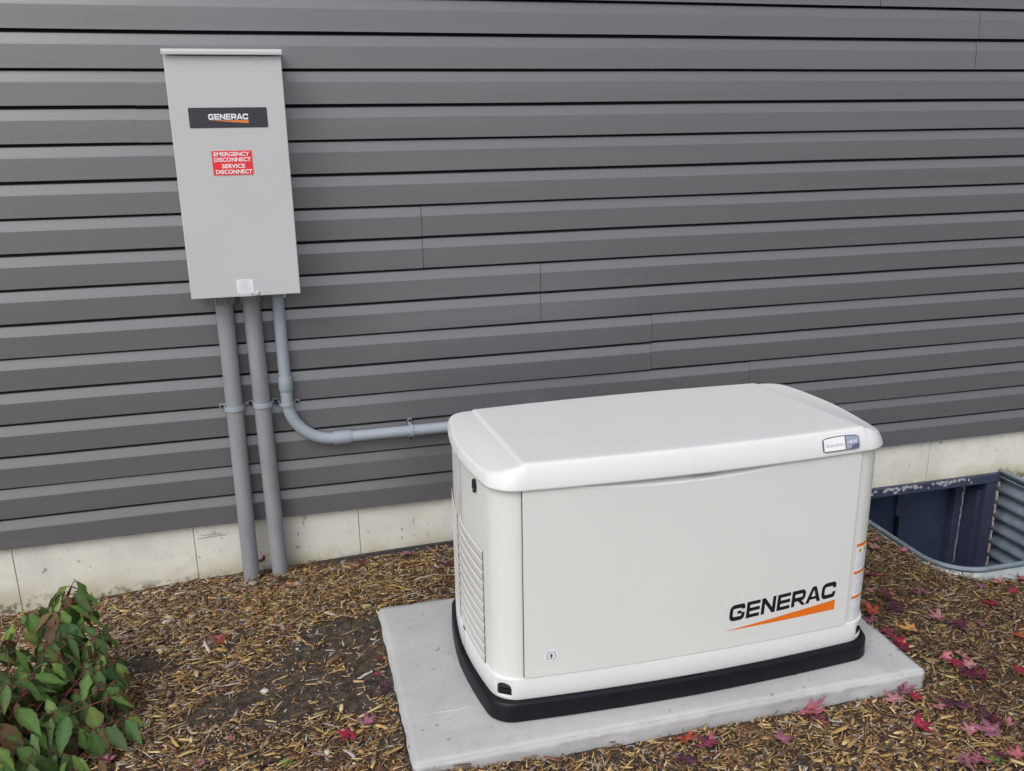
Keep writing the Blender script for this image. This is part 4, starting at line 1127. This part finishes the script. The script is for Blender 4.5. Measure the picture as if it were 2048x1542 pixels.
# ------------------------------------------------------------------ seedlings, pebble, twig
def blade_leaf(mb, cols, base, tip, wd, droop=.15, fold=.25, lobed=False, c=(.1, .2, .05), nseg=11, up=None):
    base = Vector(base); tip = Vector(tip); d = tip-base; L = d.length; d.normalize()
    up = up or Vector((0, 0, 1)); s = d.cross(up)
    if s.length < .1: s = d.cross(Vector((1, 0, 0)))
    s.normalize(); nn = s.cross(d)
    V = []
    prof = [0, .42, .74, .93, 1.0, .98, .88, .74, .54, .32, .14, 0] if not lobed else [0, .40, .62, .86, 1.12, .80, .62, .60, .50, .36, .16, 0]
    prof = [q*(1.05 if i % 2 else .94) for i, q in enumerate(prof)]
    for i in range(nseg+1):
        t = i/nseg; p = base+d*L*t-Vector((0, 0, 1))*droop*L*t*t; w_ = wd*prof[i]*.5
        V += [p-s*w_+nn*w_*fold, p, p+s*w_+nn*w_*fold]
    F = []
    for i in range(nseg): F += [(3*i, 3*i+3, 3*i+4, 3*i+1), (3*i+1, 3*i+4, 3*i+5, 3*i+2)]
    mb.add(V, F); hl = tuple(min(1, q*1.5+.01) for q in c)
    for i in range(len(V)): cols.append(hl if i % 3 == 1 else c)
def colored(mb, cols, name, m, parent):
    o = mb.obj(name, m, parent, smooth=True); ca = o.data.color_attributes.new('Col', 'FLOAT_COLOR', 'POINT')
    ca.data.foreach_set('color', [q for c in cols for q in (*c, 1)]); return o
def seedling(u, v, s, label):
    p = at(u, v, z=float(gz(at(u, v, z=-.17).x, at(u, v, z=-.17).y))+.01); t = empty('weed_seedling', (p.x, p.y, p.z-.012))
    tag(t, label, 'seedling'); mb = MB(); cs_ = []
    rnd = random.Random(int(u))
    for i in range(5):
        a = i*1.2566+.3; b = Vector((.1*s*math.cos(a), .1*s*math.sin(a), .3*s)); e = b+Vector((s*math.cos(a), s*math.sin(a), .25*s))
        blade_leaf(mb, cs_, b, e, s*.5, c=(.16, .34, .07))
    colored(mb, cs_, 'leaves', M['leafgreen'], t); MB().tube([(0, 0, -.01), (0, 0, .3*s)], .001, 6).obj('stem', M['stem_green'], t)
seedling(575, 1520, .020, 'small green weed seedling at the bottom left of the slab')
seedling(1992, 1519, .024, 'small green weed seedling in the bottom right corner')
def pebble(u, v, s, label):
    p = at(u, v, z=-.145); p.z = float(gz(p.x, p.y))+s*.4; bm = bmesh.new(); bmesh.ops.create_icosphere(bm, subdivisions=3, radius=1)
    from mathutils import noise as mn
    for q in bm.verts: q.co *= 1+.25*mn.noise(q.co*1.3+Vector((u, 0, 0))); q.co.z *= .55; q.co.x *= .8
    me = bpy.data.meshes.new('pebble'); bm.to_mesh(me); bm.free(); me.materials.append(M['pebble']); o = link('pebble', me, smooth=True)
    o.scale = (s, s, s); o.location = p; o.rotation_euler.z = u; tag(o, label, 'pebble')
pebble(529, 1381, .012, 'largest pale pebble in the middle of the bare soil')
pebble(595, 1298, .006, 'small white pebble at the upper edge of the bare soil')
pebble(590, 1282, .007, 'cream pebble just above the small white one on the bare soil')
pebble(335, 1374, .010, 'flat grey pebble on the mulch near the right side of the shrub')
pebble(656, 1507, .011, 'grey pebble on the mulch in front of the crimson leaf')
tw = [at(u, v, z=-.140) for u, v in ((715, 1360), (722, 1359), (730, 1353), (738, 1350), (744, 1346))]
tw = [Vector((p.x, p.y, float(gz(p.x, p.y))+.005)) for p in tw]
o = MB().tube(tw, [.0018, .003, .0035, .003, .0042], 8).obj('twig', M['bleached'], smooth=True); tag(o, 'short bleached twig on the bare soil near the left slab edge', 'twig')

# ------------------------------------------------------------------ shrub at the lower left
def build_shrub():
    t = empty('shrub', (-.80, -1.02, float(gz(-.80, -1.02)))); off = -Vector(t.location)
    tag(t, 'leafy green shrub with red stems at the lower left by the foundation', 'shrub')
    rnd = random.Random(17); mb = MB(); cs_ = []; stems = MB(); gst = MB()
    root = Vector((-.80, -1.02, -.19))
    G = [(.075, .155, .035), (.055, .120, .035), (.07, .12, .035), (.10, .19, .045), (.13, .22, .05), (.08, .13, .04), (.15, .20, .05), (.13, .08, .035), (.18, .28, .08), (.15, .20, .05), (.09, .15, .05)]
    def tip(u, v, y): return at(u, v, y=y)
    tips = [(146, 1166, -.58), (156, 1178, -.60), (132, 1200, -.62), (148, 1190, -.60), (175, 1235, -.68), (205, 1262, -.72), (215, 1305, -.80), (112, 1222, -.64), (185, 1320, -.80), (240, 1360, -.90), (148, 1195, -.62), (140, 1260, -.72), (60, 1225, -.66), (205, 1335, -.86), (232, 1395, -.98), (165, 1375, -.88), (95, 1330, -.85), (15, 1290, -.80), (-30, 1330, -.86), (40, 1395, -.98),
            (120, 1430, -1.0), (190, 1455, -1.02), (60, 1465, -1.06), (-10, 1440, -1.05), (225, 1330, -.84), (-50, 1400, -1.0), (100, 1270, -.74), (10, 1520, -1.12), (130, 1510, -1.08), (245, 1440, -1.02), (215, 1520, -1.09), (60, 1530, -1.14), (165, 1560, -1.12), (-20, 1500, -1.12), (100, 1390, -.95), (205, 1290, -.76), (70, 1350, -.95), (20, 1370, -1.0)]
    for (u, v, y) in tips:
        T = tip(u, v, y); T = Vector((T.x, T.y, T.z)); base = root+Vector((rnd.uniform(-.06, .06), rnd.uniform(-.04, .05), 0))
        mid = base.lerp(T, .55)+Vector((0, 0, .05+.04*rnd.random())); pts = []
        for i in range(9):
            q = i/8; pts.append(base*(1-q)**2+mid*2*q*(1-q)+T*q*q)
        stems.tube(pts, [.0028*(1-.6*i/8) for i in range(9)], 7)
        # leaves in opposite pairs along the upper part, bigger low down
        L = len(pts)
        for i in range(3, L):
            p = pts[i]; d = (pts[i]-pts[i-1]).normalized()
            for sgn in ((-1, 1, -1) if i > 5 else (-1, 1)):
                if rnd.random() < .2: continue
                a = rnd.uniform(0, 6.28) if i % 2 else rnd.uniform(0, 6.28); side = Vector((math.cos(a), math.sin(a), 0))*1.0
                side = (side*sgn+d*.4).normalized(); pet = p+side*rnd.uniform(.012, .030)+Vector((0, 0, .006))
                Ls = rnd.uniform(.065, .118)*(.75 if i >= L-2 else 1)
                dr = rnd.uniform(.45, 1.25); e = pet+(side*max(.25, 1-dr*.55)+Vector((0, 0, -dr))).normalized()*Ls
                stems.tube([p, pet], .0011, 5)
                c_ = list(rnd.choice(G)); k = rnd.uniform(.6, 1.15); c_ = tuple(x*k for x in c_)
                up = Vector((rnd.uniform(-.3, .3), rnd.uniform(-.6, 0), 1)).normalized()
                blade_leaf(mb, cs_, pet, e, Ls*rnd.uniform(.34, .50), droop=rnd.uniform(.05, .35), fold=rnd.uniform(.1, .45), lobed=rnd.random() < .5, c=c_, up=up)
    o = colored(mb, cs_, 'foliage', M['leafgreen'], t); o.location = off
    o = stems.obj('stem', M['stem'], t, smooth=True, loc=off)
build_shrub()
